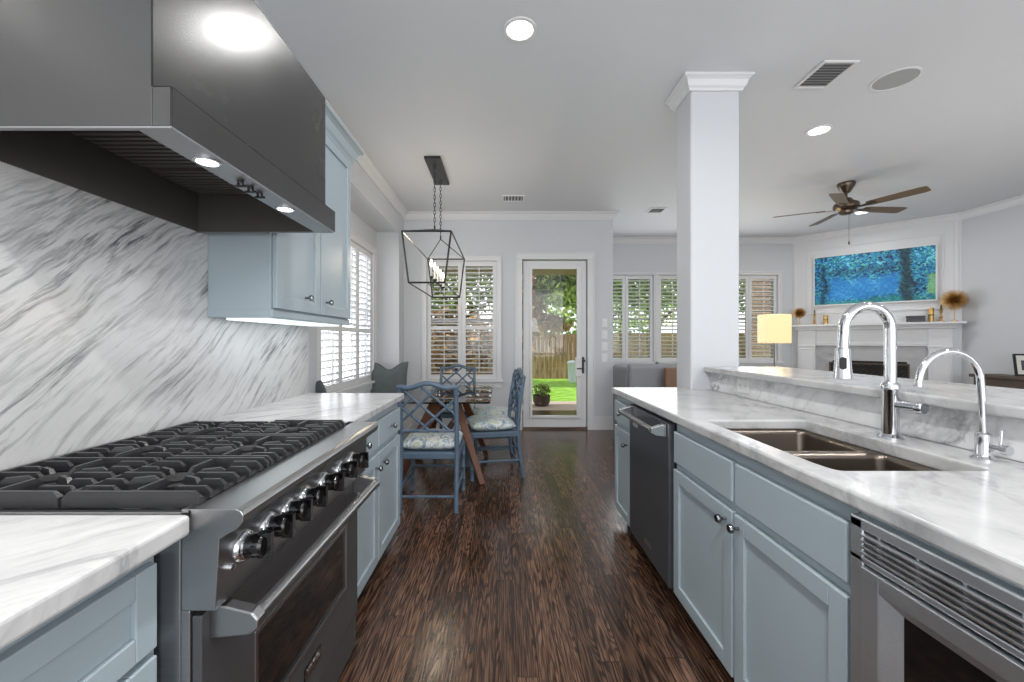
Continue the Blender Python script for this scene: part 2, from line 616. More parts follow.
def plank_mat(name, c1, c2, width):
    m, nt, b = new_mat(name)
    tc = N(nt, 'ShaderNodeTexCoord')
    mp = N(nt, 'ShaderNodeMapping')
    mp.inputs['Rotation'].default_value = (R(90), 0, 0)
    L(nt, tc.outputs['Object'], mp.inputs['Vector'])
    no = N(nt, 'ShaderNodeTexNoise')
    no.inputs['Scale'].default_value = 2
    no.inputs['Detail'].default_value = 6
    m2 = N(nt, 'ShaderNodeMapping')
    m2.inputs['Scale'].default_value = (6, 6, .8)
    L(nt, tc.outputs['Object'], m2.inputs['Vector'])
    L(nt, m2.outputs['Vector'], no.inputs['Vector'])
    cr = N(nt, 'ShaderNodeValToRGB')
    cr.color_ramp.elements[0].position = .35
    cr.color_ramp.elements[1].position = .65
    cr.color_ramp.elements[0].color = lin(*c1)
    cr.color_ramp.elements[1].color = lin(*c2)
    L(nt, no.outputs['Fac'], cr.inputs['Fac'])
    L(nt, cr.outputs['Color'], b.inputs['Base Color'])
    b.inputs['Roughness'].default_value = .8
    MATS[name] = m
plank_mat('fence_wood', (112, 86, 66), (166, 134, 106), .14)

def brick_mat():
    m, nt, b = new_mat('brick')
    tc = N(nt, 'ShaderNodeTexCoord')
    sx = N(nt, 'ShaderNodeSeparateXYZ')
    L(nt, tc.outputs['Object'], sx.inputs[0])
    cb = N(nt, 'ShaderNodeCombineXYZ')
    ad = N(nt, 'ShaderNodeMath', operation='ADD')
    L(nt, sx.outputs['X'], ad.inputs[0])
    L(nt, sx.outputs['Y'], ad.inputs[1])
    L(nt, ad.outputs[0], cb.inputs['X'])
    L(nt, sx.outputs['Z'], cb.inputs['Y'])
    br = N(nt, 'ShaderNodeTexBrick')
    br.inputs['Scale'].default_value = 4
    br.inputs['Color1'].default_value = lin(150, 112, 92)
    br.inputs['Color2'].default_value = lin(122, 88, 72)
    br.inputs['Mortar'].default_value = lin(190, 180, 168)
    L(nt, cb.outputs[0], br.inputs['Vector'])
    L(nt, br.outputs['Color'], b.inputs['Base Color'])
    b.inputs['Roughness'].default_value = .85
    MATS['brick'] = m
brick_mat()

# ---------------------------------------------------------------- mesh builder
class MB:
    def __init__(self):
        self.bm = bmesh.new()

    def box(self, x0, x1, y0, y1, z0, z1, M=None):
        vs = [self.bm.verts.new(Vector((x, y, z)) if M is None else M @ Vector((x, y, z)))
              for x in (x0, x1) for y in (y0, y1) for z in (z0, z1)]
        for f in ((0, 1, 3, 2), (4, 6, 7, 5), (0, 4, 5, 1), (2, 3, 7, 6), (0, 2, 6, 4), (1, 5, 7, 3)):
            self.bm.faces.new([vs[i] for i in f])
        return self

    def prism(self, pts, axis, a0, a1, M=None):
        # pts: 2D outline; axis 'X': pts=(y,z); 'Y': pts=(x,z); 'Z': pts=(x,y)
        def v(p, a):
            q = {'X': (a, p[0], p[1]), 'Y': (p[0], a, p[1]), 'Z': (p[0], p[1], a)}[axis]
            q = Vector(q)
            return self.bm.verts.new(q if M is None else M @ q)
        A = [v(p, a0) for p in pts]
        B = [v(p, a1) for p in pts]
        n = len(pts)
        self.bm.faces.new(A)
        self.bm.faces.new(B[::-1])
        for i in range(n):
            self.bm.faces.new((A[i], B[i], B[(i+1) % n], A[(i+1) % n]))
        return self

    def tube(self, pts, r, seg=10, closed=False, caps=True):
        pts = [Vector(p) for p in pts]
        n = len(pts)
        rs = r if isinstance(r, (list, tuple)) else [r]*n
        rings = []
        up = None
        for i, p in enumerate(pts):
            if closed:
                t = (pts[(i+1) % n]-pts[i-1]).normalized()
            else:
                t = (pts[min(i+1, n-1)]-pts[max(i-1, 0)]).normalized()
            if up is None:
                up = Vector((0, 0, 1)) if abs(t.z) < .9 else Vector((0, 1, 0))
            a = t.cross(up)
            if a.length < 1e-5:
                up = Vector((1, 0, 0))
                a = t.cross(up)
            a.normalize()
            bb = a.cross(t).normalized()
            up = bb
            rings.append([self.bm.verts.new(p+(a*math.cos(2*PI*k/seg)+bb*math.sin(2*PI*k/seg))*rs[i]) for k in range(seg)])
        m = n if closed else n-1
        for i in range(m):
            A, B = rings[i], rings[(i+1) % n]
            for k in range(seg):
                self.bm.faces.new((A[k], A[(k+1) % seg], B[(k+1) % seg], B[k]))
        if caps and not closed:
            self.bm.faces.new(rings[0][::-1])
            self.bm.faces.new(rings[-1])
        return self

    def cyl(self, p0, p1, r, seg=16, r2=None):
        return self.tube([p0, p1], [r, r if r2 is None else r2], seg)

    def lathe(self, prof, c=(0, 0, 0), seg=24, axis=(0, 0, 1)):
        # prof: list of (r, h) along axis from centre c
        ax = Vector(axis).normalized()
        q = Vector((0, 0, 1)).rotation_difference(ax)
        c = Vector(c)
        rings = []
        for r, h in prof:
            if r < 1e-5:
                rings.append([self.bm.verts.new(c+q @ Vector((0, 0, h)))])
            else:
                rings.append([self.bm.verts.new(c+q @ Vector((r*math.cos(2*PI*k/seg), r*math.sin(2*PI*k/seg), h))) for k in range(seg)])
        for A, B in zip(rings[:-1], rings[1:]):
            for k in range(seg):
                a = [A[k % len(A)], A[(k+1) % len(A)]] if len(A) > 1 else [A[0]]
                bq = [B[(k+1) % len(B)], B[k % len(B)]] if len(B) > 1 else [B[0]]
                if len(a)+len(bq) > 2:
                    self.bm.faces.new(a+bq)
        if len(rings[0]) > 1:
            self.bm.faces.new(rings[0][::-1])
        if len(rings[-1]) > 1:
            self.bm.faces.new(rings[-1])
        return self

    def quad(self, *p):
        self.bm.faces.new([self.bm.verts.new(Vector(q)) for q in p])
        return self

    def build(self, name, mat, parent=None, local=False, bev=0., smooth=False, bseg=2, sub=0):
        bm = self.bm
        bmesh.ops.recalc_face_normals(bm, faces=bm.faces)
        o_loc = Vector((0, 0, 0))
        if parent is not None:
            if not local:
                root = parent
                while root.parent is not None:
                    root = root.parent
                bmesh.ops.transform(bm, matrix=root.matrix_basis.inverted(), verts=bm.verts)
        else:
            xs = [v.co.x for v in bm.verts]
            ys = [v.co.y for v in bm.verts]
            zs = [v.co.z for v in bm.verts]
            o_loc = Vector(((min(xs)+max(xs))/2, (min(ys)+max(ys))/2, min(zs)))
            bmesh.ops.translate(bm, vec=-o_loc, verts=bm.verts)
        me = bpy.data.meshes.new(name)
        bm.to_mesh(me)
        bm.free()
        if mat:
            me.materials.append(MATS[mat] if isinstance(mat, str) else mat)
        o = bpy.data.objects.new(name, me)
        COL.objects.link(o)
        if parent is not None:
            o.parent = parent
        else:
            o.location = o_loc
        if smooth:
            for p in me.polygons:
                p.use_smooth = True
            if sub == 0:
                es = o.modifiers.new('split', 'EDGE_SPLIT')
                es.split_angle = R(40)
        if bev:
            b_ = o.modifiers.new('bevel', 'BEVEL')
            b_.width = bev
            b_.segments = bseg
            b_.limit_method = 'ANGLE'
            b_.angle_limit = R(35)
        if sub:
            s_ = o.modifiers.new('sub', 'SUBSURF')
            s_.levels = sub
            s_.render_levels = sub
        return o

def thing(name, label, cat, loc=(0, 0, 0), rz=0, group=None):
    o = bpy.data.objects.new(name, None)
    COL.objects.link(o)
    o.empty_display_size = .1
    o.location = loc
    o.rotation_euler = (0, 0, rz)
    o.matrix_basis = Matrix.Translation(loc) @ Matrix.Rotation(rz, 4, 'Z')
    o['label'] = label
    o['category'] = cat
    if group:
        o['group'] = group
    return o

def tag(o, label, cat, group=None):
    o['label'] = label
    o['category'] = cat
    if group:
        o['group'] = group
    return o

def struct(o, label, cat='structure'):
    o['kind'] = 'structure'
    o['label'] = label
    o['category'] = cat
    return o

def setting_root(name, label, cat, loc):
    o = thing(name, label, cat, loc)
    o['kind'] = 'structure'
    return o

def copy_tree(o, parent=None):
    c = o.copy()
    COL.objects.link(c)
    c.parent = parent
    for ch in list(o.children):
        copy_tree(ch, c)
    return c

CEIL = 3.048
# ---------------------------------------------------------------- room shell
struct(MB().box(-1.95, 6.7, -2.6, 7.45, -.12, 0).build('floor', 'oak_floor'), 'dark brown oak plank floor', 'floor')
struct(MB().box(-1.95, 6.7, -2.6, 7.45, CEIL, CEIL+.2).build('ceiling', 'ceiling_paint'), 'flat pale grey painted ceiling', 'ceiling')

def holes(mb, axis, p0, p1, a0, a1, z0, z1, hs):
    """wall slab with rectangular holes; axis 'X' = wall plane runs along X (thickness p0..p1 in Y)"""
    cuts = sorted({a0, a1} | {h[0] for h in hs} | {h[1] for h in hs})
    for s, e in zip(cuts[:-1], cuts[1:]):
        mid = (s+e)/2
        hh = [h for h in hs if h[0] < mid < h[1]]
        segs = []
        if not hh:
            segs = [(z0, z1)]
        else:
            h = hh[0]
            if h[2] > z0:
                segs.append((z0, h[2]))
            if h[3] < z1:
                segs.append((h[3], z1))
        for q0, q1 in segs:
            if axis == 'X':
                mb.box(s, e, p0, p1, q0, q1)
            else:
                mb.box(p0, p1, s, e, q0, q1)

KW = -1.27     # kitchen wall plane
NW = -1.39     # nook wall plane
AW = -1.69     # window plane of the alcove
BY = 5.83      # nook back wall
mb = MB()
mb.box(-1.95, KW, -2.6, 2.72, 0, 2.42)
mb.prism([(-1.95, -2.6), (-1.33, -2.6), (-1.386, 2.72), (-1.95, 2.72)], 'Z', 2.42, CEIL)
mb.box(-1.95, NW, 2.72, 3.10, 0, CEIL)
mb.box(AW, NW, 3.10, 5.55, 2.70, CEIL)
mb.box(-1.95, NW, 5.55, BY, 0, CEIL)
holes(mb, 'Y', -1.82, AW, 3.10, 5.55, 0, CEIL, [(3.31, 5.36, .74, 2.37)])
struct(mb.build('wall_left', 'wall_paint'), 'pale blue grey kitchen wall with window alcove', 'wall')
mb = MB()
holes(mb, 'X', BY, BY+.15, -1.95, 1.545, 0, CEIL, [(-1.07, -.09, .70, 2.37), (.27, 1.185, 0, 2.39)])
struct(mb.build('wall_back', 'wall_paint'), 'pale grey breakfast nook wall with window and door', 'wall')
struct(MB().box(1.40, 1.545, BY+.15, 7.26, 0, CEIL).build('wall_side', 'wall_paint'), 'short return wall between nook and living room', 'wall')
mb = MB()
holes(mb, 'X', 7.26, 7.41, 1.40, 6.7, 0, CEIL, [(1.66, 2.63, .88, 2.40), (2.72, 3.69, .88, 2.40), (3.82, 4.80, .88, 2.40)])
struct(mb.build('wall_far', 'wall_paint'), 'pale grey living room wall behind the sofa', 'wall')
struct(MB().box(6.47, 6.65, -2.6, 7.26, 0, CEIL).build('wall_right', 'wall_paint'), 'pale grey living room wall right of the fireplace', 'wall')
O = Vector((5.06, 7.26))
struct(MB().prism([(5.06, 7.259), (6.469, 5.851), (6.469, 7.259)], 'Z', 0, CEIL-.002).build('wall_fireplace', 'trim_paint'),
       'white corner wall carrying the fireplace', 'wall')

def crown(name, pts, label, proj=.075, h=.10, top=CEIL-.001, mat='trim_paint', closed=False, parent=None):
    """crown moulding swept along an XY polyline; room side is on the LEFT of the travel direction"""
    prof = [(0.001, top-h), (.014, top-h), (.018, top-h+.014), (.030, top-h*.72), (proj*.62, top-h*.34), (proj*.84, top-.022), (proj, top-.016), (proj, top), (0.001, top)]
    P = [Vector(p) for p in pts]
    n = len(P)
    mb = MB()
    rings = []
    for i in range(n):
        if closed:
            d0 = (P[i]-P[i-1]).normalized()
            d1 = (P[(i+1) % n]-P[i]).normalized()
        else:
            d0 = (P[i]-P[i-1]).normalized() if i else (P[1]-P[0]).normalized()
            d1 = (P[i+1]-P[i]).normalized() if i < n-1 else d0
        n0 = Vector((-d0.y, d0.x))
        n1 = Vector((-d1.y, d1.x))
        b_ = (n0+n1).normalized()
        k = 1/max(.3, b_.dot(n0))
        rings.append([mb.bm.verts.new((P[i].x+b_.x*k*q[0], P[i].y+b_.y*k*q[0], q[1])) for q in prof])
    m_ = len(prof)
    for i in range(n if closed else n-1):
        A, B = rings[i], rings[(i+1) % n]
        for k in range(m_):
            mb.bm.faces.new((A[k], A[(k+1) % m_], B[(k+1) % m_], B[k]))
    if not closed:
        mb.bm.faces.new(rings[0])
        mb.bm.faces.new(rings[-1][::-1])
    o = mb.build(name, mat, parent)
    if parent is None:
        struct(o, label, 'moulding')
    return o

# going clockwise seen from above keeps the room on the right, so list counter-clockwise
crown('trim_1', [(6.47, -2.5), (6.47, 5.85), (5.06, 7.26), (1.545, 7.26), (1.545, BY), (NW, BY), (NW, 2.9), (-1.331, -2.5)],
      'white crown moulding round the ceiling edge')

def baseboard(name, x0, x1, y0, y1, label, h=.19):
    mb = MB().box(x0, x1, y0, y1, 0, h-.03)
    dx = .004
    mb.box(x0+(dx if x1-x0 < .1 else 0), x1-(dx if x1-x0 < .1 else 0), y0+(dx if y1-y0 < .1 else 0), y1, h-.03, h)
    struct(mb.build(name, 'trim_paint', bev=.003), label, 'baseboard')
baseboard('baseboard_back', 1.275, 1.545, BY-.018, BY, 'white baseboard right of the glass door')
baseboard('baseboard_middle', -1.19, .175, BY-.018, BY, 'white baseboard below the nook window')
baseboard('baseboard_left', NW, NW+.018, 5.56, BY-.018, 'white baseboard at the nook corner')
baseboard('baseboard_right', 6.452, 6.47, -2.5, 5.3, 'white baseboard along the living room wall')
baseboard('baseboard_far', 1.56, 5.06, 7.242, 7.26, 'white baseboard under the living room windows')

# ---------------------------------------------------------------- windows with plantation shutters
def louver_panel(root, axis, pl, a0, a1, z0, z1, name='shutter_panel', stile=.052, rail=.07, mid=None, pitch=.066, tilt=18, depth=.03, flip=1):
    """one hinged shutter panel, plane at pl (thickness depth into room)."""
    def bx(mb, s, e, d0, d1, q0, q1):
        if axis == 'X':
            mb.box(s, e, pl+d0, pl+d1, q0, q1)
        else:
            mb.box(pl+d0, pl+d1, s, e, q0, q1)
    h = depth/2
    fr = MB()
    bx(fr, a0, a0+stile, -h, h, z0, z1)
    bx(fr, a1-stile, a1, -h, h, z0, z1)
    bx(fr, a0+stile, a1-stile, -h, h, z0, z0+rail)
    bx(fr, a0+stile, a1-stile, -h, h, z1-rail, z1)
    spans = [(z0+rail, z1-rail)]
    if mid:
        bx(fr, a0+stile, a1-stile, -h, h, mid-.025, mid+.025)
        spans = [(z0+rail, mid-.025), (mid+.025, z1-rail)]
    p = fr.build(name, 'trim_paint', root, bev=.002)
    lv = MB()
    for s0, s1 in spans:
        n = max(1, round((s1-s0)/pitch))
        st = (s1-s0)/n
        for i in range(n):
            zc = s0+st*(i+.5)
            c = math.cos(R(tilt))*.030
            s_ = math.sin(R(tilt))*.030*flip
            t = .0055
            pr = [(-c, s_-t), (-c, s_+t), (c, -s_+t), (c, -s_-t)]
            if axis == 'X':
                lv.prism([(pl+q[0], zc+q[1]) for q in pr], 'X', a0+stile+.001, a1-stile-.001)
            else:
                lv.prism([(pl+q[0], zc+q[1]) for q in pr], 'Y', a0+stile+.001, a1-stile-.001)
    lv.build('louvers', 'trim_paint', p)
    am = (a0+a1)/2
    rod = MB()
    inner = -.038*(1 if axis == 'X' else -1)
    for s0, s1 in spans:
        if axis == 'X':
            rod.box(am-.006, am+.006, pl+inner-.005, pl+inner+.005, s0+.03, s1-.02)
        else:
            rod.box(pl+inner-.005, pl+inner+.005, am-.006, am+.006, s0+.03, s1-.02)
    rod.build('tilt_rod', 'trim_paint', p)
    return p

def casing(root, axis, pl, side, a0, a1, z0, z1, wd=.085, th=.022, sill=True, bottom=False):
    """casing boards on the room face. side = +1/-1 direction into the room"""
    def bx(mb, s, e, d, q0, q1, d0=0):
        lo, hi = sorted((pl+side*d0, pl+side*d))
        if axis == 'X':
            mb.box(s, e, lo, hi, q0, q1)
        else:
            mb.box(lo, hi, s, e, q0, q1)
    mb = MB()
    bx(mb, a0-wd, a0, th, z0, z1)
    bx(mb, a1, a1+wd, th, z0, z1)
    bx(mb, a0-wd, a1+wd, th, z1, z1+wd)
    bx(mb, a0-wd-.003, a0-wd+.017, th+.010, z0, z1+wd-.018, th+.0005)
    bx(mb, a1+wd-.017, a1+wd+.003, th+.010, z0, z1+wd-.018, th+.0005)
    bx(mb, a0-wd-.003, a1+wd+.003, th+.010, z1+wd-.0175, z1+wd+.003, th+.0005)
    if bottom:
        bx(mb, a0-wd, a1+wd, th, z0-wd, z0)
    mb.build('window_casing', 'trim_paint', root, bev=.003)
    if sill:
        mb = MB()
        bx(mb, a0-wd-.03, a1+wd+.03, .055, z0-.03, z0)
        mb.build('window_sill', 'trim_paint', root, bev=.004)
        mb = MB()
        bx(mb, a0-wd, a1+wd, .018, z0-.11, z0-.03)
        mb.build('window_apron', 'trim_paint', root, bev=.003)

def sash(root, axis, pl, a0, a1, z0, z1):
    """outer frame, meeting rail and glass near the outside face at plane pl"""
    def bx(mb, s, e, d0, d1, q0, q1):
        if axis == 'X':
            mb.box(s, e, pl+d0, pl+d1, q0, q1)
        else:
            mb.box(pl+d0, pl+d1, s, e, q0, q1)
    mb = MB()
    w_ = .035
    bx(mb, a0, a0+w_, -.02, .02, z0, z1)
    bx(mb, a1-w_, a1, -.02, .02, z0, z1)
    bx(mb, a0, a1, -.02, .02, z0, z0+w_)
    bx(mb, a0, a1, -.02, .02, z1-w_, z1)
    bx(mb, a0, a1, -.02, .02, (z0+z1)/2-.02, (z0+z1)/2+.02)
    f = mb.build('window_frame', 'trim_paint', root)
    g = MB()
    bx(g, a0+w_, a1-w_, -.003, .003, z0+w_, z1-w_)
    g.build('window_pane', 'window_glass', f)

# window_1 : nook back window, two panels
r = setting_root('window_1', 'white shuttered window behind the dining table', 'window', (-.58, BY, .70))
casing(r, 'X', BY, -1, -1.07, -.09, .70, 2.37, wd=.065)
sash(r, 'X', BY+.12, -1.07, -.09, .70, 2.37)
for a0, a1 in ((-1.068, -.582), (-.578, -.092)):
    louver_panel(r, 'X', BY+.03, a0, a1, .702, 2.368, mid=1.43, tilt=10, flip=1)
# window_2 : alcove side window, four panels
r = setting_root('window_2', 'bright shuttered side window in the bench alcove', 'window', (AW, 4.335, .74))
casing(r, 'Y', AW, 1, 3.31, 5.36, .74, 2.37, wd=.08, sill=True)
for k in range(2):
    sash(r, 'Y', -1.80, 3.31+k*1.025, 4.335+k*1.025, .74, 2.37)
for k in range(4):
    a = 3.312+k*.5115
    louver_panel(r, 'Y', AW-.02, a, a+.509, .742, 2.368, mid=1.37, tilt=24, flip=-1)
# living room windows
for k, (a0, a1) in enumerate(((1.66, 2.63), (2.72, 3.69), (3.82, 4.80))):
    r = setting_root('window_%d' % (k+3), ('leftmost shuttered living room window behind grey sofa', 'shuttered living room window mostly behind the column',
                                         'shuttered living room window behind the yellow lamp')[k], 'window', ((a0+a1)/2, 7.26, .88))
    casing(r, 'X', 7.26, -1, a0, a1, .88, 2.40, wd=.045 if k < 2 else .06)
    sash(r, 'X', 7.38, a0, a1, .88, 2.40)
    m_ = (a0+a1)/2
    louver_panel(r, 'X', 7.29, a0+.002, m_-.002, .882, 2.398, tilt=12)
    louver_panel(r, 'X', 7.29, m_+.002, a1-.002, .882, 2.398, tilt=12)

# door_1 : full glass door
r = setting_root('door_1', 'white glass door leading out to the garden', 'door', (.73, BY, 0))
mb = MB()
for a, b_ in ((.175, .27), (1.185, 1.275)):
    mb.box(a, b_, BY-.025, BY-.001, 0, 2.389)
mb.box(.175, 1.275, BY-.025, BY-.001, 2.39, 2.48)
mb.box(.170, .190, BY-.036, BY-.0255, 0, 2.462)
mb.box(1.260, 1.280, BY-.036, BY-.0255, 0, 2.462)
mb.box(.170, 1.280, BY-.036, BY-.0255, 2.4625, 2.484)
mb.build('door_casing', 'trim_paint', r, bev=.003)
mb = MB()
mb.box(.285, .40, BY+.02, BY+.06, .03, 2.375)
mb.box(1.05, 1.172, BY+.02, BY+.06, .03, 2.375)
mb.box(.40, 1.05, BY+.02, BY+.06, .03, .19)
mb.box(.40, 1.05, BY+.02, BY+.06, 2.26, 2.375)
leaf = mb.build('door_leaf', 'trim_paint', r, bev=.003)
mb = MB()
mb.box(.375, .41, BY-.012, BY+.02, .165, 2.29)
mb.box(1.035, 1.085, BY-.012, BY+.02, .165, 2.29)
mb.box(.41, 1.035, BY-.012, BY+.02, .165, .20)
mb.box(.41, 1.035, BY-.012, BY+.02, 2.255, 2.29)
mb.build('glazing_bead', 'white_plastic', leaf, bev=.004)
MB().box(.40, 1.05, BY+.036, BY+.042, .19, 2.26).build('door_pane', 'window_glass', leaf)
hw = MB().box(1.112, 1.142, BY+.005, BY+.02, .79, 1.02)
hw.lathe([(0.012, 0), (.012, .05), (.02, .055), (.02, .07), (0, .07)], (1.127, BY+.006, .97), axis=(0, -1, 0))
hw.tube([(1.127, BY+.004, .86), (1.127, BY-.05, .86), (1.09, BY-.055, .86), (1.03, BY-.05, .86)], .009)
hw.build('door_handle', 'black_iron', r, bev=.003)
MB().box(1.01, 1.095, BY-.050, BY-.013, .75, 1.02).build('lock_cover', 'white_plastic', r, bev=.004)
mb = MB()
for z in (.35, 1.32, 2.1):
    mb.cyl((.277, BY+.008, z), (.277, BY+.008, z+.09), .009)
mb.build('hinge', 'steel_side', r)
MB().box(.27, 1.185, BY+.0, BY+.15, .001, .028).build('threshold', 'bronze', r)

# ---------------------------------------------------------------- column
struct(MB().box(1.285, 1.62, 2.84, 3.08, 0, CEIL-.001).build('column', 'wall_paint', bev=.014, bseg=3), 'square pale grey column rising behind the raised bar', 'column')
crown('trim_2', [(1.285, 2.84), (1.62, 2.84), (1.62, 3.08), (1.285, 3.08)][::-1], 'white crown moulding capping the square column', proj=.065, h=.095, closed=True)

# ---------------------------------------------------------------- cabinet parts
def shaker(name, root, X, side, y0, y1, z0, z1, th=.02, fr=.055, rec=.010):
    """panel on plane X facing +-X (side)"""
    xa, xb = sorted((X, X-side*th))
    mb = MB()
    mb.box(xa, xb, y0, y0+fr, z0, z1)
    mb.box(xa, xb, y1-fr, y1, z0, z1)
    mb.box(xa, xb, y0+fr, y1-fr, z0, z0+fr)
    mb.box(xa, xb, y0+fr, y1-fr, z1-fr, z1)
    xc, xd = sorted((X-side*rec, X-side*th))
    mb.box(xc, xd, y0+fr-.001, y1-fr+.001, z0+fr-.001, z1-fr+.001)
    return mb.build(name, 'cabinet_paint', root, bev=.0025)

def slab(name, root, X, side, y0, y1, z0, z1, th=.02):
    xa, xb = sorted((X, X-side*th))
    return MB().box(xa, xb, y0, y1, z0, z1).build(name, 'cabinet_paint', root, bev=.006, bseg=2)

def knob(root, X, side, y, z, mat='gunmetal', r_=.015):
    mb = MB()
    mb.lathe([(0.006, -.002), (.005, .014), (.009, .018), (r_, .024), (r_*1.03, .029), (r_*.8, .035), (0, .037)], (X, y, z), 18, (side, 0, 0))
    return mb.build('knob', mat, root, smooth=True)

# ------- left run: base cabinets
def left_base(label, y0, y1, doors, near=False):
    r = thing('base_cabinet', label, 'cabinet', ((-1.25-.63)/2, (y0+y1)/2, 0))
    MB().box(-1.248, -.665, y0, y1, .10, .873).build('body', 'cabinet_paint', r)
    MB().box(-1.248, -.73, y0, y1, .0, .10).build('toe_kick', 'cabinet_paint', r)
    for (a, b_, ks) in doors:
        d = slab('drawer', r, -.645, 1, a, b_, .69, .832) if not near else shaker('drawer', r, -.645, 1, a, b_, .675, .832, fr=.045)
        knob(d, -.645, 1, (a+b_)/2, .76)
        q = shaker('door', r, -.645, 1, a, b_, .10, .66)
        knob(q, -.645, 1, ks, .60)
    return r
left_base('blue grey base cabinet with two drawers between range and nook', 1.695, 2.61, [(1.70, 2.148, 2.10), (2.160, 2.605, 2.21)])
left_base('blue grey base cabinet in the near left corner before the range', -.05, .79, [(-.02, .775, .44)], True)

def slab_top(name, x0, x1, y0, y1, label, bev=.008):
    o = MB().box(x0, x1, y0, y1, .874, .914).build(name, 'marble_near', bev=bev, bseg=3)
    return tag(o, label, 'countertop')
slab_top('marble_countertop', -1.249, -.597, -.05, .795, 'white marble countertop in near left corner before the range')
slab_top('marble_countertop', -1.249, -.628, 1.672, 2.645, 'white marble countertop between the range and dining nook')
o = MB().box(-1.2695, -1.25, -.6, 2.66, .875, 2.30).build('marble_backsplash', 'marble_wall')
tag(o, 'full height marble backsplash with diagonal grey veins behind the range', 'backsplash')

# ------- upper cabinet
r = thing('wall_cabinet', 'blue grey wall cabinet mounted right of the range hood', 'cabinet', (-1.1, 2.19, 1.36))
MB().box(-1.249, -.985, 1.756, 2.64, 1.375, 2.40).build('body', 'cabinet_paint', r, bev=.002)
MB().box(-1.249, -.975, 1.754, 2.642, 1.345, 1.378).build('light_rail', 'cabinet_paint', r, bev=.003)
for a, b_, ks in ((1.772, 2.195, 2.03), (2.205, 2.632, 2.27)):
    q = shaker('door', r, -.965, 1, a, b_, 1.385, 2.375)
    knob(q, -.965, 1, ks, 1.455)
mb = MB()
cp = [(.0, 2.37), (.012, 2.37), (.016, 2.395), (.035, 2.41), (.05, 2.44), (.07, 2.455), (.07, 2.475), (0, 2.475)]
mb2 = [(-1.249, 1.756), (-.985, 1.756), (-.985, 2.64), (-1.249, 2.64)]
crn = crown('cabinet_crown', [(-1.249, 2.64), (-.978, 2.64), (-.978, 1.756)], '', proj=.07, h=.10, top=2.475, mat='cabinet_paint', parent=r)
crn.name = 'crown_moulding'
r.location = r.location
MB().box(-1.20, -1.02, 1.80, 2.58, 1.336, 1.3445).build('under_light', 'under_glow', r)
area('under_cabinet_light', (-1.10, 2.19, 1.33), (0, 0, 0), .12, .75, .5, (.95, .98, 1))

# ---------------------------------------------------------------- range hood
HY0, HY1, HX, HZ = .86, 1.70, -.687, 1.691
r = thing('range_hood', 'large stainless steel range hood over the gas range', 'range hood', (-.97, 1.28, HZ))
mb = MB()
# canopy shell: front + sides; front face slightly set back above the lip
t = .004
mb.box(-1.249, -.727, HY0, HY0+t, HZ, 2.24)
mb.box(-1.249, -.727, HY1-t, HY1, HZ, 2.24)
mb.box(-.731, -.727, HY0, HY1, 1.772, 2.24)
mb.box(-1.249, -.727, HY0, HY1, 2.236, 2.24)
mb.build('canopy', 'hood_steel', r, bev=.0015)
mb = MB()
mb.box(HX-.004, HX, HY0, HY1, HZ, 1.774)
mb.box(-.727, HX, HY0, HY0+t, HZ, 1.774)
mb.box(-.727, HX, HY1-t, HY1, HZ, 1.774)
mb.box(-.731, HX, HY0, HY1, 1.770, 1.774)
mb.build('lip', 'hood_steel', r, bev=.0015)
mb = MB()
mb.box(-.765, HX-.001, HY0+.001, HY1-.001, HZ-.004, HZ)
mb.box(-1.249, -.765, HY0+.001, HY0+.012, HZ-.004, HZ)
mb.box(-1.249, -.765, HY1-.012, HY1-.001, HZ-.004, HZ)
strip = mb.build('control_strip', 'steel_side', r)
mb = MB()
mb.box(-.772, -.766, HY0+.006, HY1-.006, HZ, 1.93)
mb.box(-1.247, -1.241, HY0+.006, HY1-.006, HZ, 1.93)
mb.box(-1.245, -.77, HY0+.005, HY0+.010, HZ, 1.93)
mb.box(-1.245, -.77, HY1-.010, HY1-.005, HZ, 1.93)
mb.box(-1.245, -.77, HY0+.006, HY1-.006, 1.92, 1.93)
mb.build('inner_lining', 'hood_inside', r)
for k in range(3):
    mb = MB()
    y = HY0+.03+k*.262
    mb.box(-1.22, -.80, y, y+.25, 1.84, 1.85)
    for j in range(9):
        mb.box(-1.21, -.81, y+.012+j*.026, y+.026+j*.026, 1.828, 1.842)
    mb.build('baffle_filter', 'hood_inside', r)
for y in (1.02, 1.385):
    MB().lathe([(.024, 0), (.024, -.003), (0, -.003)], (-.727, y, HZ-.004)).build('lamp', 'lamp_glow', strip)
    MB().lathe([(.030, 0), (.030, -.003), (.024, -.004), (.024, 0)], (-.727, y, HZ-.0041)).build('lamp_ring', 'chrome', strip)
    area('hood_lamp', (-.76, y, HZ-.02), (0, 0, 0), .05, .05, .8, (1, .97, .92), 'DISK', 150)
for y in (1.15, 1.195, 1.24):
    mb = MB().lathe([(.009, 0), (.008, -.012), (0, -.012)], (-.727, y, HZ-.004))
    mb.box(-.742, -.712, y-.003, y+.003, HZ-.020, HZ-.014)
    mb.build('control_knob', 'black_gloss', strip)
hood_root = r

# ---------------------------------------------------------------- range
r = thing('gas_range', 'stainless steel gas range with six burners and one oven', 'range', (-.92, 1.23, 0))
RY0, RY1 = .799, 1.668
mb = MB()
mb.box(-1.245, -.621, RY0, RY1, .10, .9045)
mb.box(-.621, -.603, RY0, RY1, .10, .7245)
mb.build('body', 'steel_side', r, bev=.002)
for y in (RY0+.03, RY1-.07):
    for x in (-1.2, -.70):
        MB().cyl((x, y+.02, 0), (x, y+.02, .11), .022).build('foot', 'steel_side', r)
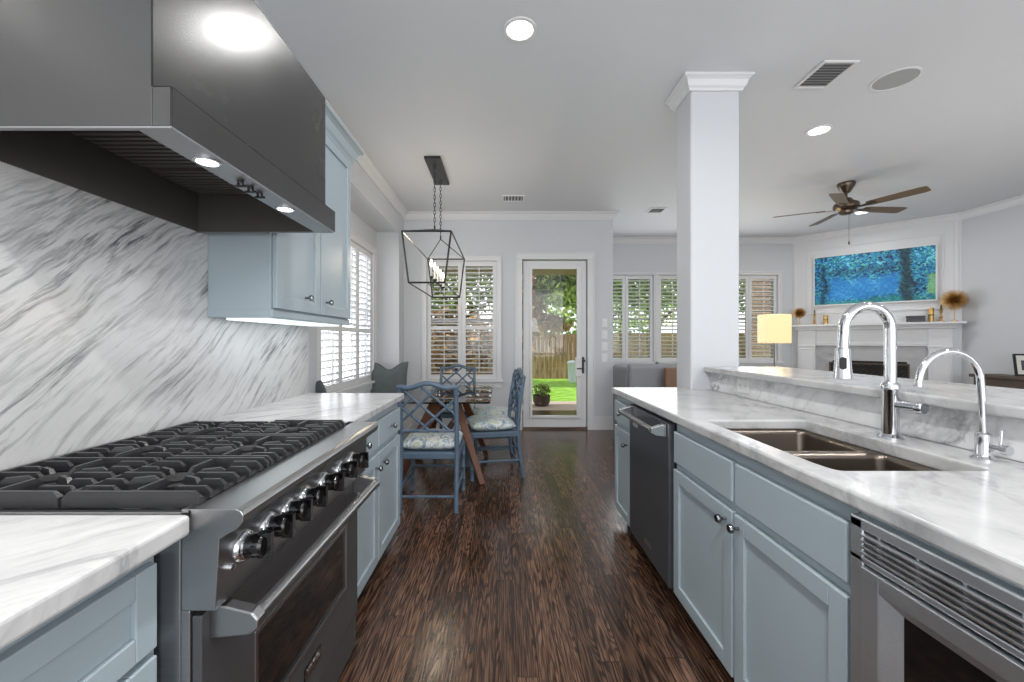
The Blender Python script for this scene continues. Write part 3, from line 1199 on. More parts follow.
# bullnose and control panel
mb = MB()
prof = [(-.62, .921), (-.515, .921), (-.505, .917), (-.500, .909), (-.501, .896), (-.510, .884), (-.546, .864), (-.554, .725), (-.62, .725)]
mb.prism(prof, 'Y', RY0, RY1)
panel = mb.build('control_panel', 'steel', r, bev=.0015)
# cooktop deck
mb = MB()
mb.box(-1.245, -.60, RY0, RY1, .905, .9105)
mb.box(-1.245, -1.165, RY0, RY1, .910, .925)
mb.box(-.606, -.60, RY0, RY1, .910, .921)
mb.box(-1.2, -.60, RY0, RY0+.012, .910, .915)
mb.box(-1.2, -.60, 1.60, RY1, .910, .921)
mb.build('cooktop', 'steel', r, bev=.001)
mb = MB()
for k in range(26):
    y = RY0+.03+k*.0318
    mb.box(-1.225, -1.19, y, y+.016, .9252, .9262)
mb.build('vent_slots', 'black_matte', r)
# oven door
mb = MB()
W0, W1, WZ0, WZ1 = .985, 1.535, .335, .55
DX, DXB = -.583, -.602
mb.box(DXB, DX, RY0+.004, W0, .165, .712)
mb.box(DXB, DX, W1, RY1-.004, .165, .712)
mb.box(DXB, DX, W0, W1, .165, WZ0)
mb.box(DXB, DX, W0, W1, WZ1, .712)
door = mb.build('oven_door', 'steel_dark', r, bev=.002)
MB().box(DXB+.003, DX-.004, W0-.001, W1+.001, WZ0-.001, WZ1+.001).build('oven_window', 'black_gloss', door)
mb = MB()
for (a, b_, c, d) in ((W0-.012, W0, WZ0-.012, WZ1+.012), (W1, W1+.012, WZ0-.012, WZ1+.012), (W0, W1, WZ0-.012, WZ0), (W0, W1, WZ1, WZ1+.012)):
    mb.box(DX-.002, DX+.003, a, b_, c, d)
mb.build('window_trim', 'steel', door, bev=.0015)
mb = MB()
mb.cyl((-.505, .835, .684), (-.505, 1.632, .684), .0165, 20)
h_ = mb.build('handle', 'steel', door, smooth=True)
for y in (.825, 1.615):
    mb = MB()
    mb.prism([(-.584, .725), (-.535, .712), (-.500, .704), (-.487, .690), (-.488, .672), (-.505, .660), (-.584, .652)], 'Y', y, y+.028)
    mb.build('handle_bracket', 'steel', h_, bev=.003)
MB().box(DX, DX+.004, 1.215, 1.325, .245, .28).build('badge', 'black_gloss', door, bev=.001)

def text_mesh(txt, size, mat, parent, M, name='lettering', ext=.0006):
    cu = bpy.data.curves.new(name, 'FONT')
    cu.body = txt
    cu.size = size
    cu.extrude = ext
    cu.align_x = 'CENTER'
    cu.align_y = 'CENTER'
    to = bpy.data.objects.new(name+'_tmp', cu)
    COL.objects.link(to)
    bpy.context.view_layer.update()
    me = bpy.data.meshes.new_from_object(to.evaluated_get(bpy.context.evaluated_depsgraph_get()))
    bpy.data.objects.remove(to)
    root = parent
    while root.parent is not None:
        root = root.parent
    me.transform(root.matrix_basis.inverted() @ M)
    me.materials.clear()
    me.materials.append(MATS[mat])
    o = bpy.data.objects.new(name, me)
    COL.objects.link(o)
    o.parent = parent
    return o
# text facing +X, reading along +Y -> map local x->+Y, y->Z
Mx = Matrix(((0, 0, 1, DX+.0045), (1, 0, 0, 1.27), (0, 1, 0, .2625), (0, 0, 0, 1)))
text_mesh('VIKING', .026, 'chrome', door, Mx)
MB().box(-.605, -.590, RY0+.004, RY1-.004, .03, .152).build('kick_panel', 'steel_dark', r, bev=.002)
# knobs
for i, y in enumerate((.878, .970, 1.060, 1.150, 1.27, 1.392, 1.500)):
    z = .812
    ax = Vector((1, 0, .06)).normalized()
    k0 = Vector((-.551, y, z))
    mb = MB()
    mb.lathe([(.034, 0), (.034, .004), (.030, .010), (.026, .012), (.026, .016)], k0, 28, ax)
    bez = mb.build('knob_bezel', 'chrome', panel, smooth=True)
    mb = MB()
    mb.lathe([(.024, .012), (.025, .030), (.0235, .046), (.020, .050), (0, .050)], k0, 24, ax)
    mb.box(-.515, -.488, y-.007, y+.007, z-.024, z+.030)
    mb.build('control_knob', 'black_gloss', bez, smooth=True, bev=.002)
MB().lathe([(.008, 0), (.008, .010), (0, .012)], (-.552, .835, .79), 14, (1, 0, 0)).build('indicator', 'chrome', panel, smooth=True)
# burners and grates: three grates along Y, each over two burners
gy = [(.822, 1.070), (1.077, 1.325), (1.332, 1.58)]
for gi, (g0, g1) in enumerate(gy):
    for (b0, b1) in ((-1.155, -.882), (-.874, -.602)):
        cx_, cy_ = (b0+b1)/2, (g0+g1)/2
        mb = MB()
        mb.lathe([(.085, .910), (.085, .913), (.070, .916), (0, .916)], (cx_, cy_, 0), 28)
        mb.lathe([(.040, .914), (.042, .926), (.036, .930), (.0, .930)], (cx_, cy_, 0), 24)
        bu = mb.build('burner', 'black_iron', r, smooth=True)
        mb = MB()
        mb.lathe([(.030, .928), (.031, .935), (.027, .938), (0, .938)], (cx_, cy_, 0), 24)
        mb.build('burner_cap', 'black_matte', bu, smooth=True)
    mb = MB()
    T = .0055
    def bar(x0, y0, x1, y1, zt=.946, zb=.922, w_=T):
        d = Vector((x1-x0, y1-y0, 0))
        ln = d.length
        d.normalize()
        nrm = Vector((-d.y, d.x, 0))*w_
        A = Vector((x0, y0, 0))
        B = Vector((x1, y1, 0))
        bt = zb
        pts = []
        for P, s in ((A, 1), (B, -1)):
            for q in (nrm, -nrm):
                pts.append((P+q, s))
        # bevelled ends: top is shorter than bottom
        def ring(P, s):
            return [mb.bm.verts.new((P.x+nrm.x, P.y+nrm.y, bt)), mb.bm.verts.new((P.x-nrm.x, P.y-nrm.y, bt)),
                    mb.bm.verts.new((P.x-nrm.x, P.y-nrm.y, zt-.012)), mb.bm.verts.new((P.x+nrm.x, P.y+nrm.y, zt-.012))]
        def ring2(P, s):
            Q = P+d*s*.012
            return [mb.bm.verts.new((Q.x-nrm.x*.7, Q.y-nrm.y*.7, zt)), mb.bm.verts.new((Q.x+nrm.x*.7, Q.y+nrm.y*.7, zt))]
        a, a2 = ring(A, 1), ring2(A, 1)
        b, b2 = ring(B, -1), ring2(B, -1)
        F = mb.bm.faces.new
        F((a[0], a[1], a[2], a[3]))
        F((b[3], b[2], b[1], b[0]))
        F((a[0], b[0], b[1], a[1]))
        F((a[1], b[1], b[2], a[2]))
        F((a[3], b[3], b[0], a[0]))
        F((a[2], b[2], b2[0], a2[0]))
        F((a2[1], b2[1], b[3], a[3]))
        F((a2[0], b2[0], b2[1], a2[1]))
        F((a[3], a[2], a2[0], a2[1]))
        F((b[2], b[3], b2[1], b2[0]))
    # outer frame rails
    for y in (g0+T, g1-T):
        bar(-1.155, y, -.882, y, zt=.940 if gi else .946, zb=.914, w_=T)
        bar(-.874, y, -.602, y, zt=.946, zb=.914)
    bar(-1.152, g0+T, -1.152, g1-T, zb=.914)
    bar(-.612, g0+T, -.612, g1-T, zt=.927, zb=.914)
    bar(-.878, g0+T, -.878, g1-T, zt=.938, zb=.914)
    for (b0, b1) in ((-1.155, -.882), (-.874, -.602)):
        cx_, cy_ = (b0+b1)/2, (g0+g1)/2
        hw_ = (b1-b0)/2
        for sx in (-1, 1):
            xo = cx_+sx*hw_
            for oy, xm in ((-.088, .055), (-.044, .075), (.044, .075), (.088, .055)):
                bar(xo, cy_+oy, cx_+sx*xm, cy_+oy)
            bar(xo, cy_, cx_+sx*.030, cy_)
            for sy in (-1, 1):
                bar(cx_+sx*.080, cy_+sy*.044, cx_+sx*.026, cy_+sy*.018)
        for sy in (-1, 1):
            bar(cx_, cy_+sy*.118, cx_, cy_+sy*.030)
    mb.build('grate', 'black_iron', r)

# ---------------------------------------------------------------- right run
CF = .785   # face plane of doors
CE = .773   # counter edge
def right_cab(label, y0, y1):
    r = thing('base_cabinet', label, 'cabinet', (1.1, (y0+y1)/2, 0))
    MB().box(CF+.02, 1.28, y0, y1, .10, .66).build('body', 'cabinet_paint', r)
    MB().box(CF+.02, CF+.04, y0, y1, .66, .873).build('face_rail', 'cabinet_paint', r)
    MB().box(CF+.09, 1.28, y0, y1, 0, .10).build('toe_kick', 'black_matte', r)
    return r
r = right_cab('blue grey sink cabinet with two false drawers and two doors', .94, 1.922)
for a, b_ in ((1.425, 1.912), (.948, 1.410)):
    slab('false_drawer', r, CF, -1, a, b_, .688, .832)
q = shaker('door', r, CF, -1, 1.425, 1.912, .088, .658)
knob(q, CF, -1, 1.462, .62)
q = shaker('door', r, CF, -1, .948, 1.410, .088, .658)
knob(q, CF, -1, 1.382, .62)
r = right_cab('narrow blue grey end cabinet beyond the dishwasher', 2.562, 2.93)
d = slab('drawer', r, CF, -1, 2.572, 2.92, .69, .835)
knob(d, CF, -1, 2.73, .765)
q = shaker('door', r, CF, -1, 2.572, 2.92, .088, .66, fr=.05)
knob(q, CF, -1, 2.625, .585)
# dishwasher
r = thing('dishwasher', 'dark stainless dishwasher with bar handle under the right counter', 'dishwasher', (1.1, 2.24, 0))
MB().box(CF+.02, 1.39, 1.935, 2.552, .10, .868).build('tub_casing', 'black_matte', r)
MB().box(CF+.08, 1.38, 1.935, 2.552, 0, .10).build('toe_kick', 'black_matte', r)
dd = MB().box(CF-.008, CF+.02, 1.940, 2.548, .085, .858).build('door', 'dishwasher_steel', r, bev=.004)
MB().box(CF-.0105, CF-.008, 1.942, 1.950, .09, .855).build('edge_trim', 'steel', dd)
hb = MB().cyl((.712, 1.985, .820), (.712, 2.50, .820), .0135, 18).build('handle', 'steel', dd, smooth=True)
for y in (1.962, 2.494):
    MB().prism([(CF-.008, .855), (CF-.045, .845), (.700, .832), (.700, .808), (.720, .797), (CF-.008, .79)], 'Y', y, y+.026).build('handle_bracket', 'chrome', hb, bev=.003)
MB().box(CF-.0105, CF-.008, 2.17, 2.275, .145, .172).build('badge', 'steel', dd)
mb = MB()
for k in range(3):
    mb.box(CF-.0095, CF-.008, 2.46-k*.03, 2.475-k*.03, .74, .79)
mb.build('control_marks', 'speaker_mesh', dd)
# undercounter microwave drawer / oven
r = thing('undercounter_oven', 'stainless undercounter microwave oven with louvred vent at near right', 'oven', (1.05, .60, 0))
MY0, MY1 = .30, .925
MB().box(CF+.02, 1.35, MY0, MY1, .12, .862).build('casing', 'black_matte', r)
mb = MB()
FX = CF-.012
mb.box(FX, CF+.02, MY1-.032, MY1, .12, .86)
mb.box(FX, CF+.02, MY0, MY0+.032, .12, .86)
mb.box(FX, CF+.02, MY0, MY1, .838, .862)
mb.box(FX, CF+.02, MY0, MY1, .768, .782)
mb.box(FX, CF+.02, MY0, MY1, .12, .16)
mb.build('trim_frame', 'steel_bright', r, bev=.003)
mb = MB()
for k in range(4):
    z = .788+k*.0125
    mb.prism([(FX-.003, z), (FX-.004, z+.004), (FX+.010, z+.007), (FX+.012, z+.003)], 'Y', MY0+.03, MY1-.03)
for y in (.86, .78, .70, .62, .54, .46, .38):
    mb.box(FX+.006, FX+.02, y-.003, y+.003, .784, .836)
mb.build('vent_louvers', 'steel_bright', r)
mb = MB()
D0, D1 = MY0+.036, MY1-.034
mb.box(FX-.006, CF+.02, D1-.042, D1, .17, .762)
mb.box(FX-.006, CF+.02, D0, D0+.042, .17, .762)
mb.box(FX-.006, CF+.02, D0+.042, D1-.042, .728, .762)
mb.box(FX-.006, CF+.02, D0+.042, D1-.042, .17, .21)
# bevel into the glass
for (ya, yb) in ((D1-.042, D1-.080),):
    mb.prism([(FX-.006, ya), (FX+.016, yb), (FX+.020, yb), (FX+.020, ya)], 'Z', .19, .745)
mb.prism([(FX-.006, .728), (FX+.016, .700), (FX+.020, .700), (FX+.020, .728)], 'Y', D0+.02, D1-.02)
dr = mb.build('door', 'steel_bright', r, bev=.0015)
MB().box(FX+.014, CF+.019, D0+.05, D1-.07, .21, .712).build('door_glass', 'black_gloss', dr)
# corner filler below the near end of counter
r = thing('cabinet_filler', 'blue grey rail above the undercounter microwave', 'cabinet', (.80, .6, .86))
MB().box(CF+.012, CF+.05, .30, .93, .8625, .8735).build('rail', 'cabinet_paint', r)

# countertop with sink cut-out
SX0, SX1, SY0, SY1 = .850, 1.255, 1.065, 1.74
def rounded(x0, x1, y0, y1, r_, n=5):
    pts = []
    for cx_, cy_, a in ((x1-r_, y1-r_, 0), (x0+r_, y1-r_, 90), (x0+r_, y0+r_, 180), (x1-r_, y0+r_, 270)):
        for k in range(n+1):
            t_ = R(a+90*k/n)
            pts.append((cx_+r_*math.cos(t_), cy_+r_*math.sin(t_)))
    return pts
def plate_with_hole(x0, x1, y0, y1, z0, z1, hole, extra=None, far=None):
    mb = MB()
    bm = mb.bm
    rects = [(x1, y1), (x0, far or y1), (x0, y0), (x1, y0)]
    n = len(hole)
    q = n//4
    for z, flip in ((z1, False), (z0, True)):
        O_ = [bm.verts.new((a, b_, z)) for a, b_ in rects]
        H_ = [bm.verts.new((a, b_, z)) for a, b_ in hole]
        for i in range(4):
            idx = [H_[i*q+k] for k in range(q)]
            for k in range(q-1):
                bm.faces.new((O_[i], idx[k], idx[k+1]))
            nxt = H_[((i+1)*q) % n]
            if i == 0 and extra:
                E_ = [bm.verts.new((a, b_, z)) for a, b_ in extra]
                bm.faces.new([O_[0], idx[-1], nxt, O_[1]] + E_[::-1])
            else:
                bm.faces.new((O_[i], idx[-1], nxt, O_[(i+1) % 4]))
        if extra:
            O_ = [O_[0]] + E_ + O_[1:]
        if z == z1:
            T_, TH = O_, H_
        else:
            for i in range(4):
                pass
            m_ = len(O_)
            for i in range(m_):
                bm.faces.new((T_[i], T_[(i+1) % m_], O_[(i+1) % m_], O_[i]))
            for i in range(n):
                bm.faces.new((TH[i], H_[i], H_[(i+1) % n], TH[(i+1) % n]))
    return mb
hole = rounded(SX0, SX1, SY0, SY1, .028)
mb = plate_with_hole(CE, 1.418, .25, 2.839, .874, .914, hole, [(1.284, 2.839), (1.284, 2.96)], 2.96)
tag(mb.build('marble_countertop', 'marble_counter', bev=.008, bseg=3), 'long white marble countertop with cutout around the double sink', 'countertop')
# sink
r = thing('kitchen_sink', 'double bowl stainless undermount sink set in the marble counter', 'sink', (1.05, 1.40, .68))
def bowl(y0, y1, name, depth=.2):
    mb = MB()
    bm = mb.bm
    zt = .8735
    rings = []
    for (ins, z) in ((-.012, zt), (0, zt), (.004, zt-.02), (.006, zt-depth+.03), (.02, zt-depth+.006), (.05, zt-depth)):
        rings.append([bm.verts.new((a, b_, z)) for a, b_ in rounded(SX0+ins, SX1-ins, y0+ins, y1-ins, max(.012, .026-ins*.2))])
    n = len(rings[0])
    for A, B in zip(rings[:-1], rings[1:]):
        for i in range(n):
            bm.faces.new((A[i], A[(i+1) % n], B[(i+1) % n], B[i]))
    bm.faces.new(rings[-1])
    o = mb.build(name, 'sink_steel', r, smooth=True)
    sm = o.modifiers.new('solid', 'SOLIDIFY')
    sm.thickness = .002
    sm.offset = -1
    d_ = MB().lathe([(.045, .0), (.045, .003), (.036, .004), (.030, .001), (0, .001)], ((SX0+SX1)/2+.05, (y0+y1)/2, zt-depth+.001)).build('drain', 'chrome', o, smooth=True)
bowl(SY0+.0, 1.378, 'bowl')
bowl(1.402, SY1-.0, 'bowl')

# raised bar
mb = MB()
mb.box(1.4185, 1.437, .25, 2.839, .9145, 1.034)
tag(mb.build('marble_upstand', 'marble_upstand'), 'marble upstand between the sink counter and raised bar', 'backsplash')
struct(MB().box(1.4375, 1.60, .25, 2.839, 0, 1.034).build('wall_bar', 'wall_paint'), 'low wall carrying the raised marble bar', 'wall')
tag(MB().box(1.372, 1.90, .25, 2.839, 1.035, 1.07).build('marble_bar_top', 'marble_counter', bev=.008, bseg=3), 'raised white marble bar ledge behind the faucets', 'countertop')
# outlet
r = thing('wall_outlet', 'white horizontal power outlet on the marble upstand near the column', 'outlet', (1.418, 2.445, .94))
MB().box(1.4135, 1.4184, 2.385, 2.505, .938, 1.018).build('plate', 'white_plastic', r, bev=.002)
for y in (2.42, 2.47):
    fc = MB().box(1.4115, 1.4136, y-.018, y+.018, .962, .994).build('socket_face', 'white_plastic', r, bev=.002)
    mb = MB()
    mb.box(1.4111, 1.4117, y-.008, y-.001, .984, .9865)
    mb.box(1.4111, 1.4117, y-.008, y-.001, .9715, .974)
    mb.box(1.4111, 1.4117, y+.006, y+.010, .977, .981)
    mb.build('socket_slots', 'black_matte', fc)

# main faucet
FXX, FYY = 1.322, 1.416
r = thing('kitchen_faucet', 'tall chrome gooseneck faucet with pull down spray head', 'faucet', (FXX, FYY, .914))
mb = MB()
mb.lathe([(.036, .9145), (.036, .920), (.029, .925), (.024, .930), (.024, 1.075), (.026, 1.08), (.026, 1.095), (.020, 1.104)], (FXX, FYY, 0), 28)
mb.build('body', 'chrome', r, smooth=True)
pts = [(FXX, FYY, 1.09), (FXX, FYY, 1.20), (FXX, FYY, 1.285)]
Rr = .079
for k in range(1, 15):
    a = PI*k/14*.97
    pts.append((FXX-Rr+Rr*math.cos(a), FYY, 1.285+Rr*math.sin(a)))
pts.append((FXX-2*Rr-.003, FYY, 1.235))
pts.append((FXX-2*Rr-.004, FYY, 1.215))
MB().tube(pts, .0165, 18).build('spout', 'chrome', r, smooth=True)
hx = FXX-2*Rr-.004
sp = MB().lathe([(.0165, 1.222), (.021, 1.219), (.022, 1.20), (.024, 1.16), (.027, 1.125), (.027, 1.118), (.020, 1.115), (0, 1.115)], (hx, FYY, 0), 24).build('spray_head', 'chrome', r, smooth=True)
MB().prism([(-.010+q[0], 1.170+q[1]) for q in [(0, -.016), (.006, -.021), (.014, -.021), (.020, -.016), (.020, .016), (.014, .021), (.006, .021), (0, .016)]], 'Y', -.027, -.020,
           Matrix.Translation((hx, FYY, 0)) @ Matrix.Rotation(R(-38), 4, 'Z')).build('spray_button', 'black_gloss', sp, bev=.002)
mb = MB()
mb.cyl((FXX, FYY, 1.030), (FXX+.016, FYY-.072, 1.030), .0145, 18)
mb.lathe([(.0145, 0), (.0195, .003), (.0205, .007), (.0205, .020), (.018, .023), (0, .023)], (FXX+.016, FYY-.072, 1.030), 20, (.22, -.97, 0))
mb.build('lever', 'chrome', r, smooth=True)
# small filter faucet
GX, GY = 1.343, 1.16
r = thing('filter_faucet', 'small chrome filtered water faucet at the right of the sink', 'faucet', (GX, GY, .914))
mb = MB()
mb.lathe([(.027, .9145), (.027, .919), (.019, .924), (.017, .930), (.017, .985), (.012, .990)], (GX, GY, 0), 24)
mb.build('body', 'chrome', r, smooth=True)
pts = [(GX, GY, .985), (GX-.004, GY, 1.08), (GX-.008, GY, 1.13)]
Rr = .086
for k in range(1, 14):
    a = PI*k/14
    pts.append((GX-.008-Rr+Rr*math.cos(a), GY, 1.13+Rr*math.sin(a)))
pts.append((GX-.010-2*Rr, GY, 1.128))
sp = MB().tube(pts, .0085, 14).build('spout', 'chrome', r, smooth=True)
MB().lathe([(.010, 0), (.010, .012), (0, .012)], (GX-.010-2*Rr, GY, 1.118), 14).build('spout_tip', 'chrome', sp, smooth=True)
mb = MB()
mb.cyl((GX, GY, .950), (GX+.012, GY-.040, .950), .009, 14)
mb.cyl((GX+.012, GY-.036, .950), (GX+.013, GY-.050, .950), .013, 16)
mb.cyl((GX+.011, GY-.030, .952), (GX+.015, GY-.030, 1.0), .004, 10)
mb.build('lever', 'chrome', r, smooth=True)

# ---------------------------------------------------------------- chairs
def bamboo(mb, p0, p1, r_=.012, seg=10, nodes=3):
    p0, p1 = Vector(p0), Vector(p1)
    pts, rs = [], []
    n = nodes
    for i in range(n+1):
        a = i/n
        for da, k in ((-.012, 1), (0, 1.22), (.012, 1)):
            q = a+da
            if 0 <= q <= 1:
                pts.append(p0.lerp(p1, q))
                rs.append(r_*k)
    mb.tube(pts, rs, seg)

def make_chair():
    r = thing('dining_chair', '', 'chair')
    hw = .205
    for s in (-1, 1):
        mb = MB()
        P = [(s*hw, -.262, 0), (s*hw, -.232, .22), (s*hw, -.215, .42), (s*hw, -.232, .66), (s*hw, -.272, .905)]
        pts, rs = [], []
        for a, b_ in zip(P[:-1], P[1:]):
            for q in (0, .05, .5, .55):
                pts.append(Vector(a).lerp(Vector(b_), q))
                rs.append(.0185 if q in (0, .5) else .016)
        pts.append(Vector(P[-1]))
        rs.append(.016)
        mb.tube(pts, rs, 10)
        mb.build('rear_post', 'chair_blue', r, local=True, smooth=True)
        mb = MB()
        bamboo(mb, (s*.212, .205, 0), (s*.212, .205, .40), .017, 10, 4)
        mb.build('leg', 'chair_blue', r, local=True, smooth=True)
    # yoke top rail
    pts = []
    for k in range(21):
        u = -1+2*k/20
        z = .905+.032*math.exp(-(u/.42)**2)*1.25 + (.006 if abs(u) > .75 else -.004)
        pts.append((u*.222, -.272-.012*(1-u*u), z))
    mb = MB()
    mb.tube(pts, [.013]+[.0185]*19+[.013], 10)
    mb.build('top_rail', 'chair_blue', r, local=True, smooth=True)
    # lattice back
    def bp(u, v):
        z = .585+v*.325+ (.03*math.exp(-((u-.5)/.2)**2) if v > .9 else 0)
        y = -.224-.046*((z-.585)/.32)
        return (-hw+u*2*hw, y, z)
    mb = MB()
    bamboo(mb, bp(0, 0), bp(1, 0), .012, 8, 3)
    for a, b_ in (((.04, .97), (.88, .0)), ((.70, .98), (.0, .20)), ((1, .74), (.34, .0)), ((.36, .98), (1, .36)), ((0, .58), (.52, .0)), ((.22, .76), (0, .52))):
        bamboo(mb, bp(*a), bp(*b_), .0102, 8, 3)
    mb.build('lattice_back', 'chair_blue', r, local=True, smooth=True)
    mb = MB()
    mb.box(-.215, .215, -.225, -.195, .375, .425)
    mb.box(-.215, .215, .19, .22, .375, .425)
    mb.box(-.222, -.192, -.21, .205, .375, .425)
    mb.box(.192, .222, -.21, .205, .375, .425)
    mb.box(-.2, .2, -.2, .2, .40, .424)
    mb.build('seat_frame', 'chair_blue', r, local=True, bev=.008)
    mb = MB()
    bamboo(mb, (-.205, -.245, .11), (.205, -.245, .11), .011)
    bamboo(mb, (-.21, .205, .20), (.21, .205, .20), .011)
    for s in (-1, 1):
        bamboo(mb, (s*.208, -.238, .16), (s*.211, .205, .16), .011)
    mb.build('stretchers', 'chair_blue', r, local=True, smooth=True)
    for s in (-1, 1):
        MB().tube([(s*.212, .20, .30), (s*.190, .20, .345), (s*.14, .20, .372)], .007, 6).build('corner_bracket', 'chair_blue', r, local=True)
    # cushion: pillow form
    mb = MB()
    bm = mb.bm
    n = 10
    top = [[None]*(n+1) for _ in range(n+1)]
    bot = [[None]*(n+1) for _ in range(n+1)]
    for i in range(n+1):
        for j in range(n+1):
            u, v = -1+2*i/n, -1+2*j/n
            e = (1-abs(u)**4)*(1-abs(v)**4)
            x, y = u*.236*(1-.04*v*v*abs(u)), v*.222+.005
            zt = .472+.055*e**.5+.006*math.sin(7*u+3*v)
            zb = .472-.05*e**.3
            top[i][j] = bm.verts.new((x, y, zt))
            bot[i][j] = top[i][j] if (i in (0, n) or j in (0, n)) else bm.verts.new((x, y, zb))
    for i in range(n):
        for j in range(n):
            bm.faces.new((top[i][j], top[i+1][j], top[i+1][j+1], top[i][j+1]))
            q = (bot[i][j], bot[i][j+1], bot[i+1][j+1], bot[i+1][j])
            if set(q) != {top[i][j], top[i][j+1], top[i+1][j+1], top[i+1][j]}:
                bm.faces.new(q)
    mb.build('seat_cushion', 'cushion_fabric', r, local=True, smooth=True, sub=1)
    return r
c0 = make_chair()
specs = [(-.545, 3.27, 0, 'blue bamboo style dining chair nearest the kitchen, its back to the viewer'),
         (-.115, 3.95, R(101), 'nearer blue bamboo style dining chair seen side on before the door'),
         (-.105, 4.45, R(97), 'farther of two side on blue dining chairs, behind the nearer one'),
         (-.56, 4.88, PI, 'blue lattice dining chair at the far end below the window')]
for i, (x, y, a, lb) in enumerate(specs):
    c = c0 if i == 0 else copy_tree(c0)
    c.location = (x, y, 0)
    c.rotation_euler = (0, 0, a)
    c['label'] = lb
    c['group'] = 'bamboo style dining chairs around the glass table'

# ---------------------------------------------------------------- dining table
r = thing('dining_table', 'glass topped dining table on splayed brown wooden legs', 'table', (-.545, 4.0, 0))
MB().prism(rounded(-.985, -.105, 3.35, 4.70, .03), 'Z', .738, .750).build('glass_top', 'table_glass', r)
def plank(mb, a, b_, w_, t_, wdir=(1, 0, 0)):
    a, b_ = Vector(a), Vector(b_)
    d = (b_-a).normalized()
    u = Vector(wdir)
    u = (u-d*u.dot(d)).normalized()
    v = d.cross(u)
    vs = []
    for P, k in ((a, 1), (b_, .62)):
        for su, sv in ((-1, -1), (1, -1), (1, 1), (-1, 1)):
            vs.append(mb.bm.verts.new(P+u*su*w_*k/2+v*sv*t_/2))
    F = mb.bm.faces.new
    F(vs[:4][::-1])
    F(vs[4:])
    for k in range(4):
        F((vs[k], vs[(k+1) % 4], vs[4+(k+1) % 4], vs[4+k]))
for (ya, yb) in ((3.80, 3.585), (4.30, 4.50)):
    for xa, xb, wl in ((-.44, -.175, .075), (-.58, -.93, .12)):
        mb = MB()
        plank(mb, (xa, ya, .735), (xb, yb, 0.008), wl, .04)
        mb.build('leg', 'table_wood', r, bev=.005)
mb = MB()
mb.box(-.60, -.41, 3.76, 4.34, .69, .736)
mb.box(-.525, -.485, 3.78, 4.32, .40, .45)
mb.build('beam', 'table_wood', r, bev=.006)

# ---------------------------------------------------------------- bench and pillows
r = thing('window_bench', 'white built in bench under the alcove window', 'bench', (-1.44, 4.33, 0))
MB().box(AW+.001, -1.22, 3.105, 5.545, .0, .44).build('bench_box', 'trim_paint', r)
MB().box(AW+.001, -1.19, 3.103, 5.547, .44, .475).build('bench_seat', 'trim_paint', r, bev=.006)
MB().box(-1.22, -1.20, 3.105, 5.545, .0, .14).build('bench_base', 'trim_paint', r, bev=.004)

def pillow(name, label, c, size, rx, rz, mat='pillow_fabric'):
    mb = MB()
    bm = mb.bm
    n = 10
    top, bot = {}, {}
    for i in range(n+1):
        for j in range(n+1):
            u, v = -1+2*i/n, -1+2*j/n
            e = max(0, (1-abs(u)**2.2)*(1-abs(v)**2.2))
            x = u*size/2*(1-.10*(1-v*v))
            z = v*size/2*(1-.10*(1-u*u))+size/2
            z -= size*.20*math.exp(-(u/.34)**2)*max(0, v)**1.5
            t_ = .075*e**.5
            top[i, j] = bm.verts.new((x, -t_, z))
            bot[i, j] = top[i, j] if (i in (0, n) or j in (0, n)) else bm.verts.new((x, t_, z))
    for i in range(n):
        for j in range(n):
            bm.faces.new((top[i, j], top[i+1, j], top[i+1, j+1], top[i, j+1]))
            bm.faces.new((bot[i, j], bot[i, j+1], bot[i+1, j+1], bot[i+1, j]))
    M = Matrix.Translation(c) @ Matrix.Rotation(rz, 4, 'Z') @ Matrix.Rotation(rx, 4, 'X')
    bmesh.ops.transform(bm, matrix=M, verts=bm.verts)
    o = mb.build(name, mat, smooth=True, sub=1)
    tag(o, label, 'pillow', 'dark grey pillows on the window bench')
    return o
pillow('throw_pillow', 'dark grey green pillow leaning in the far corner of the bench', (-1.475, 5.32, .475), .54, R(-14), R(6))
pillow('throw_pillow', 'dark grey pillow at the near end of the bench, mostly behind counter', (-1.44, 3.30, .475), .52, R(14), R(-40))

# ---------------------------------------------------------------- lantern chandelier
r = thing('lantern_chandelier', 'black open frame linear lantern chandelier hanging over the dining table', 'chandelier', (-.69, 4.39, CEIL))
MB().box(-.77, -.61, 4.04, 4.73, CEIL-.028, CEIL-.001).build('ceiling_canopy', 'black_iron', r, bev=.003)
mb = MB()
q = .0085
Y0, Y1, Zt, Zb = 3.745, 5.03, 2.237, 1.773
TW, BW = .222, .163
X0 = -.69
PK = 2.37
def sq(mb, a, b_, q=q):
    mb.tube([a, b_], q, 4)
for y in (Y0, Y1):
    sq(mb, (X0-TW, y, Zt), (X0+TW, y, Zt))
    sq(mb, (X0-BW, y, Zb), (X0+BW, y, Zb))
    for s in (-1, 1):
        sq(mb, (X0+s*TW, y, Zt), (X0+s*BW, y, Zb))
for s in (-1, 1):
    sq(mb, (X0+s*TW, Y0, Zt), (X0+s*TW, Y1, Zt))
    sq(mb, (X0+s*BW, Y0, Zb), (X0+s*BW, Y1, Zb))
for s in (-1, 1):
    sq(mb, (X0+s*TW, Y0, Zt), (X0, 4.19, PK), .006)
    sq(mb, (X0+s*TW, Y1, Zt), (X0, 4.59, PK), .006)
for y in (4.19, 4.59):
    sq(mb, (X0, y, PK-.01), (X0, y, PK+.04))
mb.build('lantern_frame', 'black_iron', r)
mb = MB()
sq(mb, (X0, Y0, Zb), (X0, Y1, Zb), .006)
sq(mb, (X0, 3.95, 1.84), (X0, 4.82, 1.84), .006)
for y in (4.1, 4.68):
    sq(mb, (X0, y, Zb), (X0, y, 1.84), .005)
rail = mb.build('candle_rail', 'black_iron', r)
